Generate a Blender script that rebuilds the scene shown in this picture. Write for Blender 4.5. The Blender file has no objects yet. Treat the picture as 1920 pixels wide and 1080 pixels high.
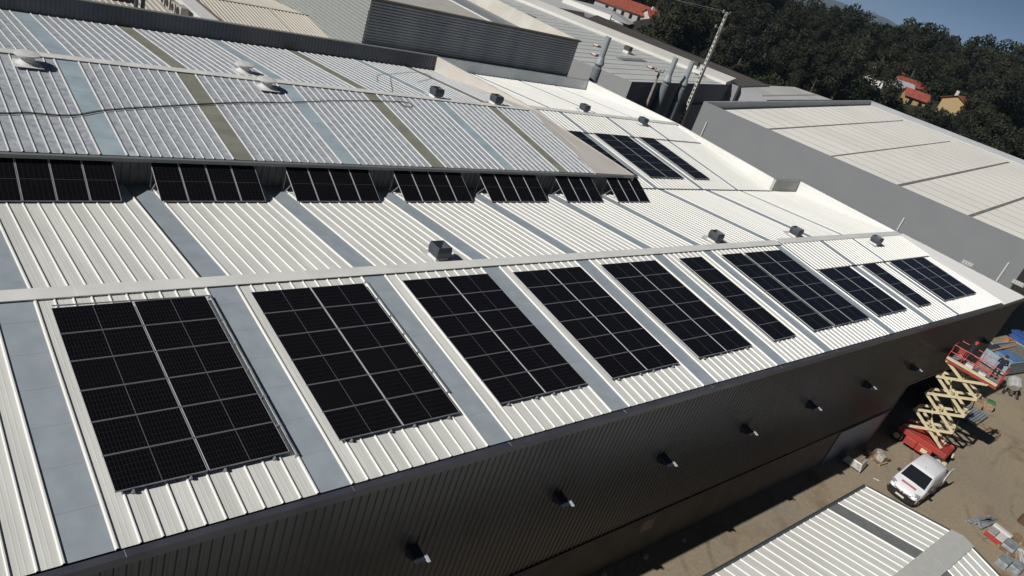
import bpy, math, random
from mathutils import Vector, Matrix, Euler
import numpy as np
R = math.radians
random.seed(7)
sc = bpy.context.scene
col = sc.collection

# ------------------------------------------------------------------ camera, sky, sun, exposure
cd = bpy.data.cameras.new('camera'); cam = bpy.data.objects.new('camera', cd); col.objects.link(cam)
cd.sensor_width = 36.0; cd.lens = 1413.9 / 1920 * 36.0
cd.clip_start = 0.1; cd.clip_end = 20000
cam.location = (-1.734, -11.253, 13.476)
cam.rotation_euler = (1.097278760, -0.304519487, -0.672715245)
sc.camera = cam
sc.view_settings.view_transform = 'Standard'
sc.view_settings.look = 'None'
sc.view_settings.exposure = 0.06
sc.view_settings.gamma = 1.0
LIGHT = Vector((1.30, -0.085, -1.0)).normalized()
SUN_EL = math.asin(-LIGHT.z); SUN_AZ = math.atan2(-LIGHT.x, -LIGHT.y)   # from +Y clockwise
w = bpy.data.worlds.new('World'); sc.world = w; w.use_nodes = True
wn = w.node_tree; bg = wn.nodes['Background']
sky = wn.nodes.new('ShaderNodeTexSky'); sky.sky_type = 'NISHITA'; sky.sun_disc = False
sky.sun_elevation = SUN_EL; sky.sun_rotation = SUN_AZ
sky.air_density = 0.3; sky.dust_density = 0.2; sky.ozone_density = 1.5; sky.altitude = 3000
tn = wn.nodes.new('ShaderNodeMix'); tn.data_type = 'RGBA'; tn.blend_type = 'MULTIPLY'; tn.inputs['Factor'].default_value = 1.0
wn.links.new(sky.outputs[0], tn.inputs[6]); tn.inputs[7].default_value = (0.86, 0.84, 0.76, 1)
wn.links.new(tn.outputs[2], bg.inputs[0]); bg.inputs[1].default_value = 0.057
sd = bpy.data.lights.new('sun', 'SUN'); sd.energy = 4.1; sd.angle = R(0.5); sd.color = (1.0, 0.965, 0.915)
so = bpy.data.objects.new('sun', sd); col.objects.link(so)
so.rotation_euler = LIGHT.to_track_quat('-Z', 'Y').to_euler(); so.location = (-40, 10, 60)

# ------------------------------------------------------------------ materials
MATS = {}
def mat(name, color, rough=0.5, metal=0.0, var=0.0, vscale=3.0, bump=0.0, bscale=40.0, spec=0.5, color2=None, lo=0.35, hi=0.65, detail=6.0, stretch=None, coord='Object'):
    if name in MATS: return MATS[name]
    m = bpy.data.materials.new(name); m.use_nodes = True; MATS[name] = m
    nt = m.node_tree; b = nt.nodes['Principled BSDF']
    b.inputs['Roughness'].default_value = rough; b.inputs['Metallic'].default_value = metal
    b.inputs['Specular IOR Level'].default_value = spec
    c = tuple(color) + (1,)
    b.inputs['Base Color'].default_value = c
    if var or color2:
        tc = nt.nodes.new('ShaderNodeTexCoord'); mp = nt.nodes.new('ShaderNodeMapping')
        nt.links.new(tc.outputs[coord], mp.inputs[0])
        if stretch: mp.inputs['Scale'].default_value = stretch
        n = nt.nodes.new('ShaderNodeTexNoise'); n.inputs['Scale'].default_value = vscale; n.inputs['Detail'].default_value = detail
        nt.links.new(mp.outputs[0], n.inputs['Vector'])
        rp = nt.nodes.new('ShaderNodeMapRange'); rp.inputs['From Min'].default_value = lo; rp.inputs['From Max'].default_value = hi
        nt.links.new(n.outputs['Fac'], rp.inputs['Value'])
        mx = nt.nodes.new('ShaderNodeMix'); mx.data_type = 'RGBA'
        nt.links.new(rp.outputs[0], mx.inputs['Factor'])
        c2 = tuple(color2) + (1,) if color2 else tuple(min(1, v * (1 + var)) for v in color) + (1,)
        c1 = c if color2 else tuple(v * (1 - var) for v in color) + (1,)
        mx.inputs[6].default_value = c1; mx.inputs[7].default_value = c2
        nt.links.new(mx.outputs[2], b.inputs['Base Color'])
    if bump:
        tc2 = nt.nodes.new('ShaderNodeTexCoord')
        n2 = nt.nodes.new('ShaderNodeTexNoise'); n2.inputs['Scale'].default_value = bscale; n2.inputs['Detail'].default_value = 5
        nt.links.new(tc2.outputs['Object'], n2.inputs['Vector'])
        bp = nt.nodes.new('ShaderNodeBump'); bp.inputs['Strength'].default_value = bump; bp.inputs['Distance'].default_value = 0.05
        nt.links.new(n2.outputs['Fac'], bp.inputs['Height']); nt.links.new(bp.outputs[0], b.inputs['Normal'])
    return m

WHITE = mat('new_white_sheet', (0.68, 0.685, 0.645), 0.36, var=0.085, vscale=0.8, stretch=(3.0, 0.35, 1))
WRIB = mat('new_white_rib', (0.75, 0.75, 0.715), 0.34, var=0.03, vscale=0.8, stretch=(3.0, 0.4, 1))  # lighter than the pans: cleaner ribs, plus sun on their slopes put in colour
CAPW = mat('ridge_cap_sheet', (0.72, 0.725, 0.695), 0.42, var=0.06, vscale=0.9)
PARA = mat('parapet_white', (0.76, 0.755, 0.72), 0.5, var=0.05, vscale=0.6)
OLD = mat('weathered_sheet', (0.27, 0.30, 0.335), 0.42, color2=(0.49, 0.515, 0.54), vscale=4.0, lo=0.3, hi=0.7, detail=9)
ORIB = mat('weathered_sunlit_rib', (0.55, 0.56, 0.56), 0.5, color2=(0.42, 0.44, 0.45), vscale=2.0, lo=0.45, hi=0.8)  # paler than the pans: cleaner, with sun-facing brightness painted into the colour
OCAP = mat('old_ridge_cap', (0.68, 0.68, 0.65), 0.5, var=0.1, vscale=1.5)
BEIGEF = mat('old_flashing', (0.55, 0.53, 0.49), 0.6, color2=(0.52, 0.46, 0.39), vscale=0.5, lo=0.4, hi=0.8)
SKYL = mat('skylight_blue_sheet', (0.325, 0.375, 0.415), 0.26, var=0.07, vscale=1.6)
SKYO = mat('skylight_olive_sheet', (0.235, 0.235, 0.19), 0.5, var=0.12, vscale=1.2)
SKYB = mat('skylight_old_blue', (0.34, 0.42, 0.465), 0.45, var=0.10, vscale=1.2)
GUT = mat('gutter_metal', (0.075, 0.078, 0.10), 0.35, metal=0.3, var=0.15, vscale=1.0)
DWALL = mat('dark_cladding', (0.064, 0.067, 0.075), 0.34, metal=0.4, var=0.08, vscale=0.3)
OPAR = mat('old_dark_parapet', (0.085, 0.095, 0.115), 0.5, metal=0.2, color2=(0.14, 0.14, 0.145), vscale=0.35)
BASEW = mat('precast_base', (0.14, 0.125, 0.11), 0.8, var=0.15, vscale=0.8, bump=0.1)
DOORB = mat('door_blue_grey', (0.22, 0.25, 0.33), 0.45, metal=0.2, var=0.06)
DARK = mat('dark_void', (0.01, 0.01, 0.012), 0.8)
STEEL = mat('alu_frame', (0.30, 0.31, 0.325), 0.45, metal=0.35)
GALV = mat('galvanised_steel', (0.37, 0.41, 0.43), 0.45, metal=0.4, var=0.25, vscale=4)
VGREY = mat('vent_grey', (0.052, 0.064, 0.075), 0.5, var=0.12, vscale=3)
VWHITE = mat('vent_white', (0.62, 0.62, 0.60), 0.5, var=0.05)
RED = mat('lift_red', (0.42, 0.035, 0.025), 0.5, color2=(0.27, 0.06, 0.05), vscale=2.5)
RAILR = mat('rail_red', (0.42, 0.06, 0.055), 0.5, var=0.2, vscale=5)
CREAM = mat('lift_cream', (0.60, 0.52, 0.33), 0.5, color2=(0.48, 0.39, 0.25), vscale=3, lo=0.5, hi=0.8)
TYRE = mat('tyre_rubber', (0.03, 0.03, 0.03), 0.85)
BLACK = mat('black_plastic', (0.018, 0.018, 0.02), 0.5)
CHROME = mat('chrome', (0.7, 0.7, 0.7), 0.15, metal=1.0)
VANW = mat('van_paint', (0.74, 0.75, 0.77), 0.28, var=0.03, vscale=2)
GLASS = mat('dark_glass', (0.012, 0.014, 0.018), 0.12, spec=0.6)
LAMPG = mat('headlight_glass', (0.6, 0.62, 0.65), 0.1, metal=0.6)
MAROON = mat('maroon_lettering', (0.33, 0.06, 0.09), 0.5)
WOOD = mat('pallet_wood', (0.30, 0.21, 0.13), 0.8, var=0.25, vscale=5)
PLASTW = mat('plastic_wrap', (0.38, 0.37, 0.35), 0.25, var=0.25, vscale=8)
CONC = mat('pole_concrete', (0.46, 0.45, 0.40), 0.8, var=0.12, vscale=2)
POLEW = mat('pole_wood', (0.20, 0.17, 0.14), 0.8, var=0.2, vscale=4)
FLUE = mat('flue_steel', (0.17, 0.195, 0.21), 0.5, metal=0.1, var=0.15)
TILE = mat('red_tiles', (0.34, 0.075, 0.042), 0.8, color2=(0.20, 0.06, 0.04), vscale=1.2)
REND = mat('white_render', (0.50, 0.48, 0.45), 0.8, var=0.06)
YREND = mat('yellow_render', (0.40, 0.29, 0.14), 0.8, var=0.06)
CLOTH = mat('dark_workwear', (0.012, 0.013, 0.018), 0.9)
NAVY = mat('navy_workwear', (0.012, 0.016, 0.032), 0.9)
SKIN = mat('skin', (0.36, 0.20, 0.14), 0.6)
HAIR = mat('dark_hair', (0.02, 0.015, 0.012), 0.8)
BLUEP = mat('blue_paint', (0.03, 0.085, 0.27), 0.5, var=0.1)
TARP = mat('blue_tarpaulin', (0.05, 0.13, 0.30), 0.6, color2=(0.12, 0.20, 0.32), vscale=6)

def add_lines(m, axis, spacing, width, color, coord='Object', off=0.0):
    """thin painted / moulded lines of another colour across a material"""
    nt = m.node_tree; b = nt.nodes['Principled BSDF']
    tc = nt.nodes.new('ShaderNodeTexCoord'); sx = nt.nodes.new('ShaderNodeSeparateXYZ'); nt.links.new(tc.outputs[coord], sx.inputs[0])
    a = nt.nodes.new('ShaderNodeMath'); a.operation = 'ADD'; a.inputs[1].default_value = off + 1000 * spacing
    nt.links.new(sx.outputs[axis], a.inputs[0])
    md = nt.nodes.new('ShaderNodeMath'); md.operation = 'MODULO'; md.inputs[1].default_value = spacing; nt.links.new(a.outputs[0], md.inputs[0])
    lt = nt.nodes.new('ShaderNodeMath'); lt.operation = 'LESS_THAN'; lt.inputs[1].default_value = width; nt.links.new(md.outputs[0], lt.inputs[0])
    mx = nt.nodes.new('ShaderNodeMix'); mx.data_type = 'RGBA'; nt.links.new(lt.outputs[0], mx.inputs['Factor'])
    src = b.inputs['Base Color'].links[0].from_socket if b.inputs['Base Color'].links else None
    if src: nt.links.new(src, mx.inputs[6])
    else: mx.inputs[6].default_value = b.inputs['Base Color'].default_value
    mx.inputs[7].default_value = tuple(color) + (1,)
    nt.links.new(mx.outputs[2], b.inputs['Base Color'])

for m_, c_ in ((SKYL, (0.33, 0.37, 0.40)), (SKYO, (0.25, 0.25, 0.21)), (SKYB, (0.36, 0.43, 0.47))):
    add_lines(m_, 1, 1.22, 0.03, c_)

def cell_material(name, lx, ly, cx, cy):
    m = bpy.data.materials.new(name); m.use_nodes = True; nt = m.node_tree; b = nt.nodes['Principled BSDF']
    b.inputs['Base Color'].default_value = (0.0045, 0.0043, 0.0058, 1); b.inputs['Roughness'].default_value = 0.2
    b.inputs['Specular IOR Level'].default_value = 0.22
    add_lines(m, 0, cx, 0.008, (0.024, 0.023, 0.022)); add_lines(m, 1, cy, 0.008, (0.022, 0.021, 0.021))
    oi = nt.nodes.new('ShaderNodeObjectInfo'); mr_ = nt.nodes.new('ShaderNodeMapRange'); mr_.inputs['To Min'].default_value = 0.13; mr_.inputs['To Max'].default_value = 0.30
    nt.links.new(oi.outputs['Random'], mr_.inputs['Value']); nt.links.new(mr_.outputs[0], b.inputs['Roughness'])
    # lighter bus gap across the middle
    ax = 0 if lx > ly else 1; L = max(lx, ly)
    add_lines(m, ax, L * 4, 0.02, (0.10, 0.10, 0.11) if lx > ly else (0.05, 0.05, 0.055), off=-(L / 2 - 0.012))
    return m

GZ = -9.85   # yard level
# ------------------------------------------------------------------ mesh helpers
class MB:
    def __init__(s): s.v = []; s.f = []; s.m = []
    def face(s, pts, mi=0):
        n = len(s.v); s.v += [tuple(p) for p in pts]; s.f.append(tuple(range(n, n + len(pts)))); s.m.append(mi)
    def hexa(s, p, mi=0):   # p: 4 bottom, 4 top, same winding (counter-clockwise seen from above)
        n = len(s.v); s.v += [tuple(q) for q in p]
        for f in ((3, 2, 1, 0), (4, 5, 6, 7), (0, 1, 5, 4), (1, 2, 6, 5), (2, 3, 7, 6), (3, 0, 4, 7)):
            s.f.append(tuple(n + i for i in f)); s.m.append(mi)
    def box(s, x0, x1, y0, y1, z0, z1, mi=0, M=None):
        p = [(x0, y0, z0), (x1, y0, z0), (x1, y1, z0), (x0, y1, z0), (x0, y0, z1), (x1, y0, z1), (x1, y1, z1), (x0, y1, z1)]
        if M: p = [M @ Vector(q) for q in p]
        s.hexa(p, mi)
    def bar(s, a, b, wx, wy=None, mi=0, up=(0, 0, 1)):
        a = Vector(a); b = Vector(b); wy = wy or wx; d = (b - a).normalized(); u = Vector(up)
        if abs(d.dot(u)) > 0.98: u = Vector((1, 0, 0))
        r = d.cross(u).normalized(); q = r.cross(d)
        P = []
        for c in (a, b):
            P += [c - r * wx / 2 - q * wy / 2, c + r * wx / 2 - q * wy / 2, c + r * wx / 2 + q * wy / 2, c - r * wx / 2 + q * wy / 2]
        s.hexa(P, mi)
    def tube(s, pts, rads, n=10, mi=0, cap=True):
        pts = [Vector(p) for p in pts]
        if not hasattr(rads, '__len__'): rads = [rads] * len(pts)
        base = len(s.v); prev = None
        for i, p in enumerate(pts):
            d = (pts[min(i + 1, len(pts) - 1)] - pts[max(i - 1, 0)]).normalized()
            u = prev if prev is not None else (Vector((1, 0, 0)) if abs(d.x) < 0.9 else Vector((0, 1, 0)))
            r = (u - d * u.dot(d)).normalized(); prev = r; q = d.cross(r)
            for k in range(n):
                a = 2 * math.pi * k / n; s.v.append(tuple(p + (r * math.cos(a) + q * math.sin(a)) * rads[i]))
        for i in range(len(pts) - 1):
            for k in range(n):
                a = base + i * n + k; b_ = base + i * n + (k + 1) % n; s.f.append((a, b_, b_ + n, a + n)); s.m.append(mi)
        if cap:
            s.f.append(tuple(base + k for k in reversed(range(n)))); s.m.append(mi)
            e = base + (len(pts) - 1) * n; s.f.append(tuple(e + k for k in range(n))); s.m.append(mi)
    def build(s, name, mats, parent=None, loc=None, smooth=False, bevel=0.0):
        me = bpy.data.meshes.new(name); me.from_pydata(s.v, [], s.f)
        if not isinstance(mats, (list, tuple)): mats = [mats]
        for m in mats: me.materials.append(m)
        if len(mats) > 1: me.polygons.foreach_set('material_index', s.m)
        if smooth: me.polygons.foreach_set('use_smooth', [True] * len(s.f))
        me.update(); o = bpy.data.objects.new(name, me); col.objects.link(o)
        if parent: o.parent = parent
        if loc is not None: o.location = loc
        if bevel:
            md = o.modifiers.new('bevel', 'BEVEL'); md.width = bevel; md.segments = 2; md.limit_method = 'ANGLE'
        return o
def tag(o, label=None, cat=None, group=None, kind=None):
    if label: o['label'] = label
    if cat: o['category'] = cat
    if group: o['group'] = group
    if kind: o['kind'] = kind
    return o
def thing(name, label, cat, loc=(0, 0, 0), rz=0.0, group=None):
    o = bpy.data.objects.new(name, None); col.objects.link(o); o.location = loc; o.rotation_euler = (0, 0, rz); o.empty_display_size = 0.3
    return tag(o, label, cat, group)
def copy_tree(o, parent=None):
    c = o.copy(); col.objects.link(c); c.parent = parent
    for ch in list(o.children): copy_tree(ch, c)
    return c

R1 = (8.338, 0.856); V = (17.416, -0.022); R2 = (28.454, 0.985); BK = (39.4, -0.02)
def zat(a, b, y): return a[1] + (b[1] - a[1]) * (y - a[0]) / (b[0] - a[0])
def zF(y): return zat((0, 0), R1, y)
def zB(y): return zat(R1, V, y)
def zG(y): return zat(V, R2, y)

MICRO = 0.0022
def ribbed(mb, x0, x1, A, B, ribs, h=0.038, wb=0.064, wt=0.024, micro=True, off=0.0, pan=0, rib=1, end=True, xA=None):
    """profiled sheet running from A=(y,z) to B=(y,z); ribs = x centres (optionally (x, scale))"""
    d = Vector((0, B[0] - A[0], B[1] - A[1])).normalized(); n = Vector((0, -d.z, d.y))
    if n.z < 0: n = -n
    prof = [(x0, 0.0, pan)]
    rs = sorted([(r, 1.0) if not isinstance(r, tuple) else r for r in ribs])
    last = x0
    for r, sca in rs:
        b_ = wb * sca / 2; t_ = wt * sca / 2
        if r - b_ < last - 1e-4 or r + b_ > x1 + 1e-4: continue
        if micro and r - last > 0.3:
            for q in (0.36, 0.64):
                xm = last + (r - b_ - last) * q
                prof += [(xm - 0.018, 0, pan), (xm - 0.006, MICRO, pan), (xm + 0.006, MICRO, pan), (xm + 0.018, 0, pan)]
        hh = h * (1 + random.uniform(-0.05, 0.05)) * (1.2 if sca > 1 else 1)
        prof += [(r - b_, 0, pan), (r - t_, hh, rib), (r + t_, hh, rib), (r + b_, 0, rib)]
        last = r + b_
    prof.append((x1, 0, pan))
    P = []
    for (x, z, k) in prof:
        P.append((Vector((x, A[0], A[1])) + n * (z + off), Vector((x, B[0], B[1])) + n * (z + off), k))
    base = len(mb.v)
    for a, b_, k in P: mb.v += [tuple(a), tuple(b_)]
    up = d.y > 0
    for i in range(len(P) - 1):
        a = base + 2 * i
        mb.f.append((a, a + 2, a + 3, a + 1) if up else (a, a + 1, a + 3, a + 2))
        isr = (prof[i][1] > 0.01 or prof[i + 1][1] > 0.01)
        mb.m.append(rib if isr else pan)
def rib_positions(x0, x1, pitch, edge=True):
    """wide ribs hugging both edges, plain ribs spread between"""
    w_ = x1 - x0; n = max(1, round(w_ / pitch)); out = []
    for i in range(n + 1):
        x = x0 + 0.06 + (w_ - 0.12) * i / n
        out.append((x, 1.35) if edge and i in (0, n) else x)
    return out

# ------------------------------------------------------------------ ground, hills
gm = bpy.data.materials.new('yard_sand'); gm.use_nodes = True
nt = gm.node_tree; b = nt.nodes['Principled BSDF']; b.inputs['Roughness'].default_value = 0.95
tc = nt.nodes.new('ShaderNodeTexCoord')
def nz(scale, detail=8, rough=0.6):
    n = nt.nodes.new('ShaderNodeTexNoise'); n.inputs['Scale'].default_value = scale; n.inputs['Detail'].default_value = detail; n.inputs['Roughness'].default_value = rough
    nt.links.new(tc.outputs['Object'], n.inputs['Vector']); return n
def ramp(src, pts):
    r = nt.nodes.new('ShaderNodeValToRGB'); nt.links.new(src, r.inputs[0])
    e = r.color_ramp.elements; e[0].position, e[0].color = pts[0][0], pts[0][1] + (1,); e[1].position, e[1].color = pts[1][0], pts[1][1] + (1,)
    for p, c in pts[2:]: q = e.new(p); q.color = c + (1,)
    return r
def mixc(f, a, b_, mode='MIX'):
    m = nt.nodes.new('ShaderNodeMix'); m.data_type = 'RGBA'; m.blend_type = mode
    if isinstance(f, float): m.inputs['Factor'].default_value = f
    else: nt.links.new(f, m.inputs['Factor'])
    nt.links.new(a, m.inputs[6]); nt.links.new(b_, m.inputs[7]); return m.outputs[2]
big = ramp(nz(0.12).outputs['Fac'], [(0.35, (0.335, 0.27, 0.18)), (0.65, (0.275, 0.235, 0.175))])
mid = ramp(nz(0.55).outputs['Fac'], [(0.40, (0.19, 0.12, 0.07)), (0.60, (0.31, 0.26, 0.18))])
mk = nz(0.22, 3); mr = nt.nodes.new('ShaderNodeMapRange'); mr.inputs['From Min'].default_value = 0.52; mr.inputs['From Max'].default_value = 0.68
nt.links.new(mk.outputs['Fac'], mr.inputs['Value'])
c1 = mixc(mr.outputs[0], big.outputs[0], mid.outputs[0])
fine = ramp(nz(6.0, 10, 0.75).outputs['Fac'], [(0.3, (0.72, 0.72, 0.72)), (0.7, (1.12, 1.12, 1.12))])
c2 = mixc(1.0, c1, fine.outputs[0], 'MULTIPLY')
# faint wheel tracks: worn arcs, broken up by noise
sp = nt.nodes.new('ShaderNodeVectorMath'); sp.operation = 'DISTANCE'; nt.links.new(tc.outputs['Object'], sp.inputs[0]); sp.inputs[1].default_value = (60.0, -26.0, GZ)
nd = nz(0.35, 3); ad_ = nt.nodes.new('ShaderNodeMath'); ad_.operation = 'MULTIPLY_ADD'; nt.links.new(nd.outputs['Fac'], ad_.inputs[0]); ad_.inputs[1].default_value = 1.2; nt.links.new(sp.outputs['Value'], ad_.inputs[2])
md_ = nt.nodes.new('ShaderNodeMath'); md_.operation = 'PINGPONG'; md_.inputs[1].default_value = 0.82; nt.links.new(ad_.outputs[0], md_.inputs[0])
tr = nt.nodes.new('ShaderNodeMapRange'); tr.inputs['From Min'].default_value = 0.05; tr.inputs['From Max'].default_value = 0.2; tr.inputs['To Min'].default_value = 1.0; tr.inputs['To Max'].default_value = 0.0; nt.links.new(md_.outputs[0], tr.inputs['Value'])
br = nt.nodes.new('ShaderNodeMapRange'); br.inputs['From Min'].default_value = 0.5; br.inputs['From Max'].default_value = 0.62; nt.links.new(nz(0.3, 2).outputs['Fac'], br.inputs['Value'])
mt_ = nt.nodes.new('ShaderNodeMath'); mt_.operation = 'MULTIPLY'; nt.links.new(tr.outputs[0], mt_.inputs[0]); nt.links.new(br.outputs[0], mt_.inputs[1])
dk = nt.nodes.new('ShaderNodeMix'); dk.data_type = 'RGBA'; dk.blend_type = 'MULTIPLY'; nt.links.new(mt_.outputs[0], dk.inputs['Factor']); nt.links.new(c2, dk.inputs[6]); dk.inputs[7].default_value = (0.78, 0.77, 0.75, 1)
nt.links.new(dk.outputs[2], b.inputs['Base Color'])
bn = nt.nodes.new('ShaderNodeBump'); bn.inputs['Strength'].default_value = 0.5; bn.inputs['Distance'].default_value = 0.06
nt.links.new(nz(3.0, 10, 0.7).outputs['Fac'], bn.inputs['Height']); nt.links.new(bn.outputs[0], b.inputs['Normal'])

def terrain_h(x, y):
    d = math.hypot(x + 1.7, y + 11.25)
    az = math.degrees(math.atan2(y + 11.25, x + 1.7))     # 0 = +X
    P = [(0, -9.85), (150, -9.85), (170, -9.0), (195, -3.0), (220, 4.0), (250, 6.0), (300, 7.2), (350, 8.0), (420, 9.0), (600, 9.0), (1200, 4), (2500, -10), (9000, -30)]
    h = P[-1][1]
    for (a, ha), (b_, hb) in zip(P, P[1:]):
        if d <= b_: h = ha + (hb - ha) * max(0, d - a) / (b_ - a); break
    if d > 200: h += min(1, (d - 200) / 180) * max(-9, min(4, (20.0 - az) * 0.95))
    if az > 39 and d > 150: h -= min(1, (d - 150) / 60) * min(12, (az - 39) * 4)
    if d > 160: h += min(1, (d - 160) / 120) * (2.2 * math.sin(x * 0.021 + 1.3) + 1.8 * math.cos(y * 0.027 + 0.4))
    return h
def grid_obj(name, xs, ys, zf, m):
    X, Y = len(xs), len(ys)
    vs = [(x, y, zf(x, y)) for y in ys for x in xs]
    fs = [(j * X + i, j * X + i + 1, (j + 1) * X + i + 1, (j + 1) * X + i) for j in range(Y - 1) for i in range(X - 1)]
    me = bpy.data.meshes.new(name); me.from_pydata(vs, [], fs); me.materials.append(m)
    me.polygons.foreach_set('use_smooth', [True] * len(fs)); me.update()
    o = bpy.data.objects.new(name, me); col.objects.link(o); return o
yard = MB(); yard.face([(-60, -60, GZ), (160, -60, GZ), (160, 150, GZ), (-60, 150, GZ)])
tag(yard.build('yard', gm), 'sandy beige yard of compacted earth around the warehouses', None, kind='structure')
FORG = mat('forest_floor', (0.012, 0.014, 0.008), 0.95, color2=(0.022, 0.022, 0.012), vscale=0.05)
xs_ = [-7000, -4000, -1500, -600, -300] + [-200 + 20 * i for i in range(46)] + [800, 1000, 1300, 1800, 2600, 4000, 7000]
tag(grid_obj('hills', xs_, xs_, lambda x, y: terrain_h(x, y) - 0.06, FORG), kind='structure')
MEAD = mat('meadow_grass', (0.055, 0.08, 0.02), 0.95, color2=(0.085, 0.095, 0.035), vscale=0.1)
# far mountain ridge
mt = MB(); pr = []
for i in range(61):
    t = i / 60; az = R(14 + 24 * t); d = 5200
    h = 18 + 72 * min(1, max(0, (math.degrees(az) - 21.5) / 3.5)) + 3 * math.sin(i * 0.9)
    pr.append((math.cos(az), math.sin(az), h))
for (a, b_, h), (c, d_, h2) in zip(pr, pr[1:]):
    for (r0, k0), (r1, k1) in (((4300, -0.6), (5200, 1)), ((5200, 1), (6200, -0.6))):
        mt.face([(a * r0, b_ * r0, h * k0 if k0 > 0 else -40), (c * r0, d_ * r0, h2 * k0 if k0 > 0 else -40), (c * r1, d_ * r1, h2 * k1 if k1 > 0 else -40), (a * r1, b_ * r1, h * k1 if k1 > 0 else -40)])
tag(mt.build('far_mountain', mat('mountain_wood', (0.05, 0.07, 0.06), 0.95, var=0.2, vscale=0.002), smooth=True), kind='structure')

# ------------------------------------------------------------------ main warehouse
wh = thing('white_warehouse', 'long white twin-gabled warehouse covered in solar panels, with dark corrugated front wall', 'warehouse', (20, 8, GZ))
WL = wh.location
def P(o):  # parent, keep world coordinates
    o.parent = wh; o.location = Vector(o.location) - WL; return o
X_L = -14.0; X_R = 58.3; X_G = 54.3
Fs = [(-4.25, -3.42), (1.10, 1.93), (6.46, 7.28), (11.78, 12.62), (17.15, 18.0), (22.5, 23.33), (27.93, 28.77), (32.2, 32.98), (39.5, 40.3), (44.95, 45.8), (49.52, 50.1)]
Fs = [(-9.6, -8.8)] + Fs
Bs = [(a, b_) for a, b_ in Fs]
Gs = [(33.95, 34.5), (39.2, 39.78), (44.5, 45.08), (49.1, 49.6)]
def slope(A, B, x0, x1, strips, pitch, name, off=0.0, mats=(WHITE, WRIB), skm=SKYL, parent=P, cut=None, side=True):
    mb = MB(); edges = [x0] + [v for s in strips for v in s] + [x1]
    for i in range(0, len(edges), 2):
        a, b_ = edges[i], edges[i + 1]
        if b_ - a < 0.25: continue
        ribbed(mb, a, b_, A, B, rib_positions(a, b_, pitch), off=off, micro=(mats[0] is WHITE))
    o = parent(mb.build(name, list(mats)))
    d = Vector((0, B[0] - A[0], B[1] - A[1])); nrm = Vector((0, -d.z, d.y)).normalized()
    if nrm.z < 0: nrm = -nrm
    for (a, b_), sm in zip(strips, skm if isinstance(skm, list) else [skm] * len(strips)):
        k = MB(); p = [Vector((a, A[0], A[1])), Vector((b_, A[0], A[1])), Vector((b_, B[0], B[1])), Vector((a, B[0], B[1]))]
        p = [q + nrm * (off + 0.004) for q in p]
        if d.y < 0: p = p[::-1]
        k.face(p)
        # transverse laps
        L = d.length; s = 1.22
        while s < L - 0.2:
            c = Vector((0, A[0], A[1])) + d / L * s + nrm * (off + 0.0065)
            k.hexa([Vector((a + 0.01, c.y - 0.015, c.z - 0.002)), Vector((b_ - 0.01, c.y - 0.015, c.z - 0.002)), Vector((b_ - 0.01, c.y + 0.015, c.z - 0.002)), Vector((a + 0.01, c.y + 0.015, c.z - 0.002)),
                    Vector((a + 0.01, c.y - 0.015, c.z)), Vector((b_ - 0.01, c.y - 0.015, c.z)), Vector((b_ - 0.01, c.y + 0.015, c.z)), Vector((a + 0.01, c.y + 0.015, c.z))])
            s += 1.22
        parent(k.build('skylight', sm))
    return o
X_W = 63.1   # the end wall runs askew: x = 63.1 at the eave, 58.7 at the ridge
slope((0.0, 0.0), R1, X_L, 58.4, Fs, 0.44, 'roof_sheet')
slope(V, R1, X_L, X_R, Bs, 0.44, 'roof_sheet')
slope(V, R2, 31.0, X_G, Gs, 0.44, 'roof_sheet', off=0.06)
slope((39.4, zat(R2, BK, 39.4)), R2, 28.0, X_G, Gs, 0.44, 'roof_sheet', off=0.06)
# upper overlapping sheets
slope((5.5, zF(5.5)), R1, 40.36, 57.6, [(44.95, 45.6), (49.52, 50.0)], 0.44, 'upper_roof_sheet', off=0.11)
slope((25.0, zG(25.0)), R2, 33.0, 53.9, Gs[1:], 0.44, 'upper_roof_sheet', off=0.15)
def cap(y, z, zs0, zs1, x0, x1, wdt, up, name='ridge_cap', m=CAPW, par=P, thick=0.03):
    mb = MB(); n = max(1, int((x1 - x0) / 3.2)); L = (x1 - x0) / n
    for i in range(n):
        a = x0 + i * L; b_ = a + L + 0.0
        e = 0.004 * (i % 2)
        T = z + up + e
        for s, zs in ((-1, zs0), (1, zs1)):
            yy = y + s * wdt; zz = zs + up + e
            q = [(a, y, T), (b_, y, T), (b_, yy, zz), (a, yy, zz)]
            lo = [(p[0], p[1], p[2] - thick) for p in q]
            if s > 0: mb.hexa(lo + q)
            else: mb.hexa(lo[::-1] + q[::-1])
    return par(mb.build(name, m))
cap(R1[0], R1[1], zF(R1[0] - 0.27), zB(R1[0] + 0.27), X_L, 40.3, 0.27, 0.075)
cap(R1[0], R1[1], zF(R1[0] - 0.27), zB(R1[0] + 0.27), 40.3, 57.9, 0.27, 0.165)
mb = MB(); mb.box(7.3, 40.2, R1[0] - 0.28, R1[0] - 0.2, zF(R1[0] - 0.24) - 0.01, zF(R1[0] - 0.24) + 0.045); P(mb.build('ridge_closure', BLACK))
mb = MB(); mb.bar((6.43, 8.7, zB(8.7) + 0.03), (6.43, 17.2, zB(17.2) + 0.03), 0.035, 0.05); P(mb.build('open_lap', BLACK))
cap(R2[0], R2[1], zG(R2[0] - 0.3), zat(R2, BK, R2[0] + 0.3), 33.4, X_G, 0.3, 0.215)
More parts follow.
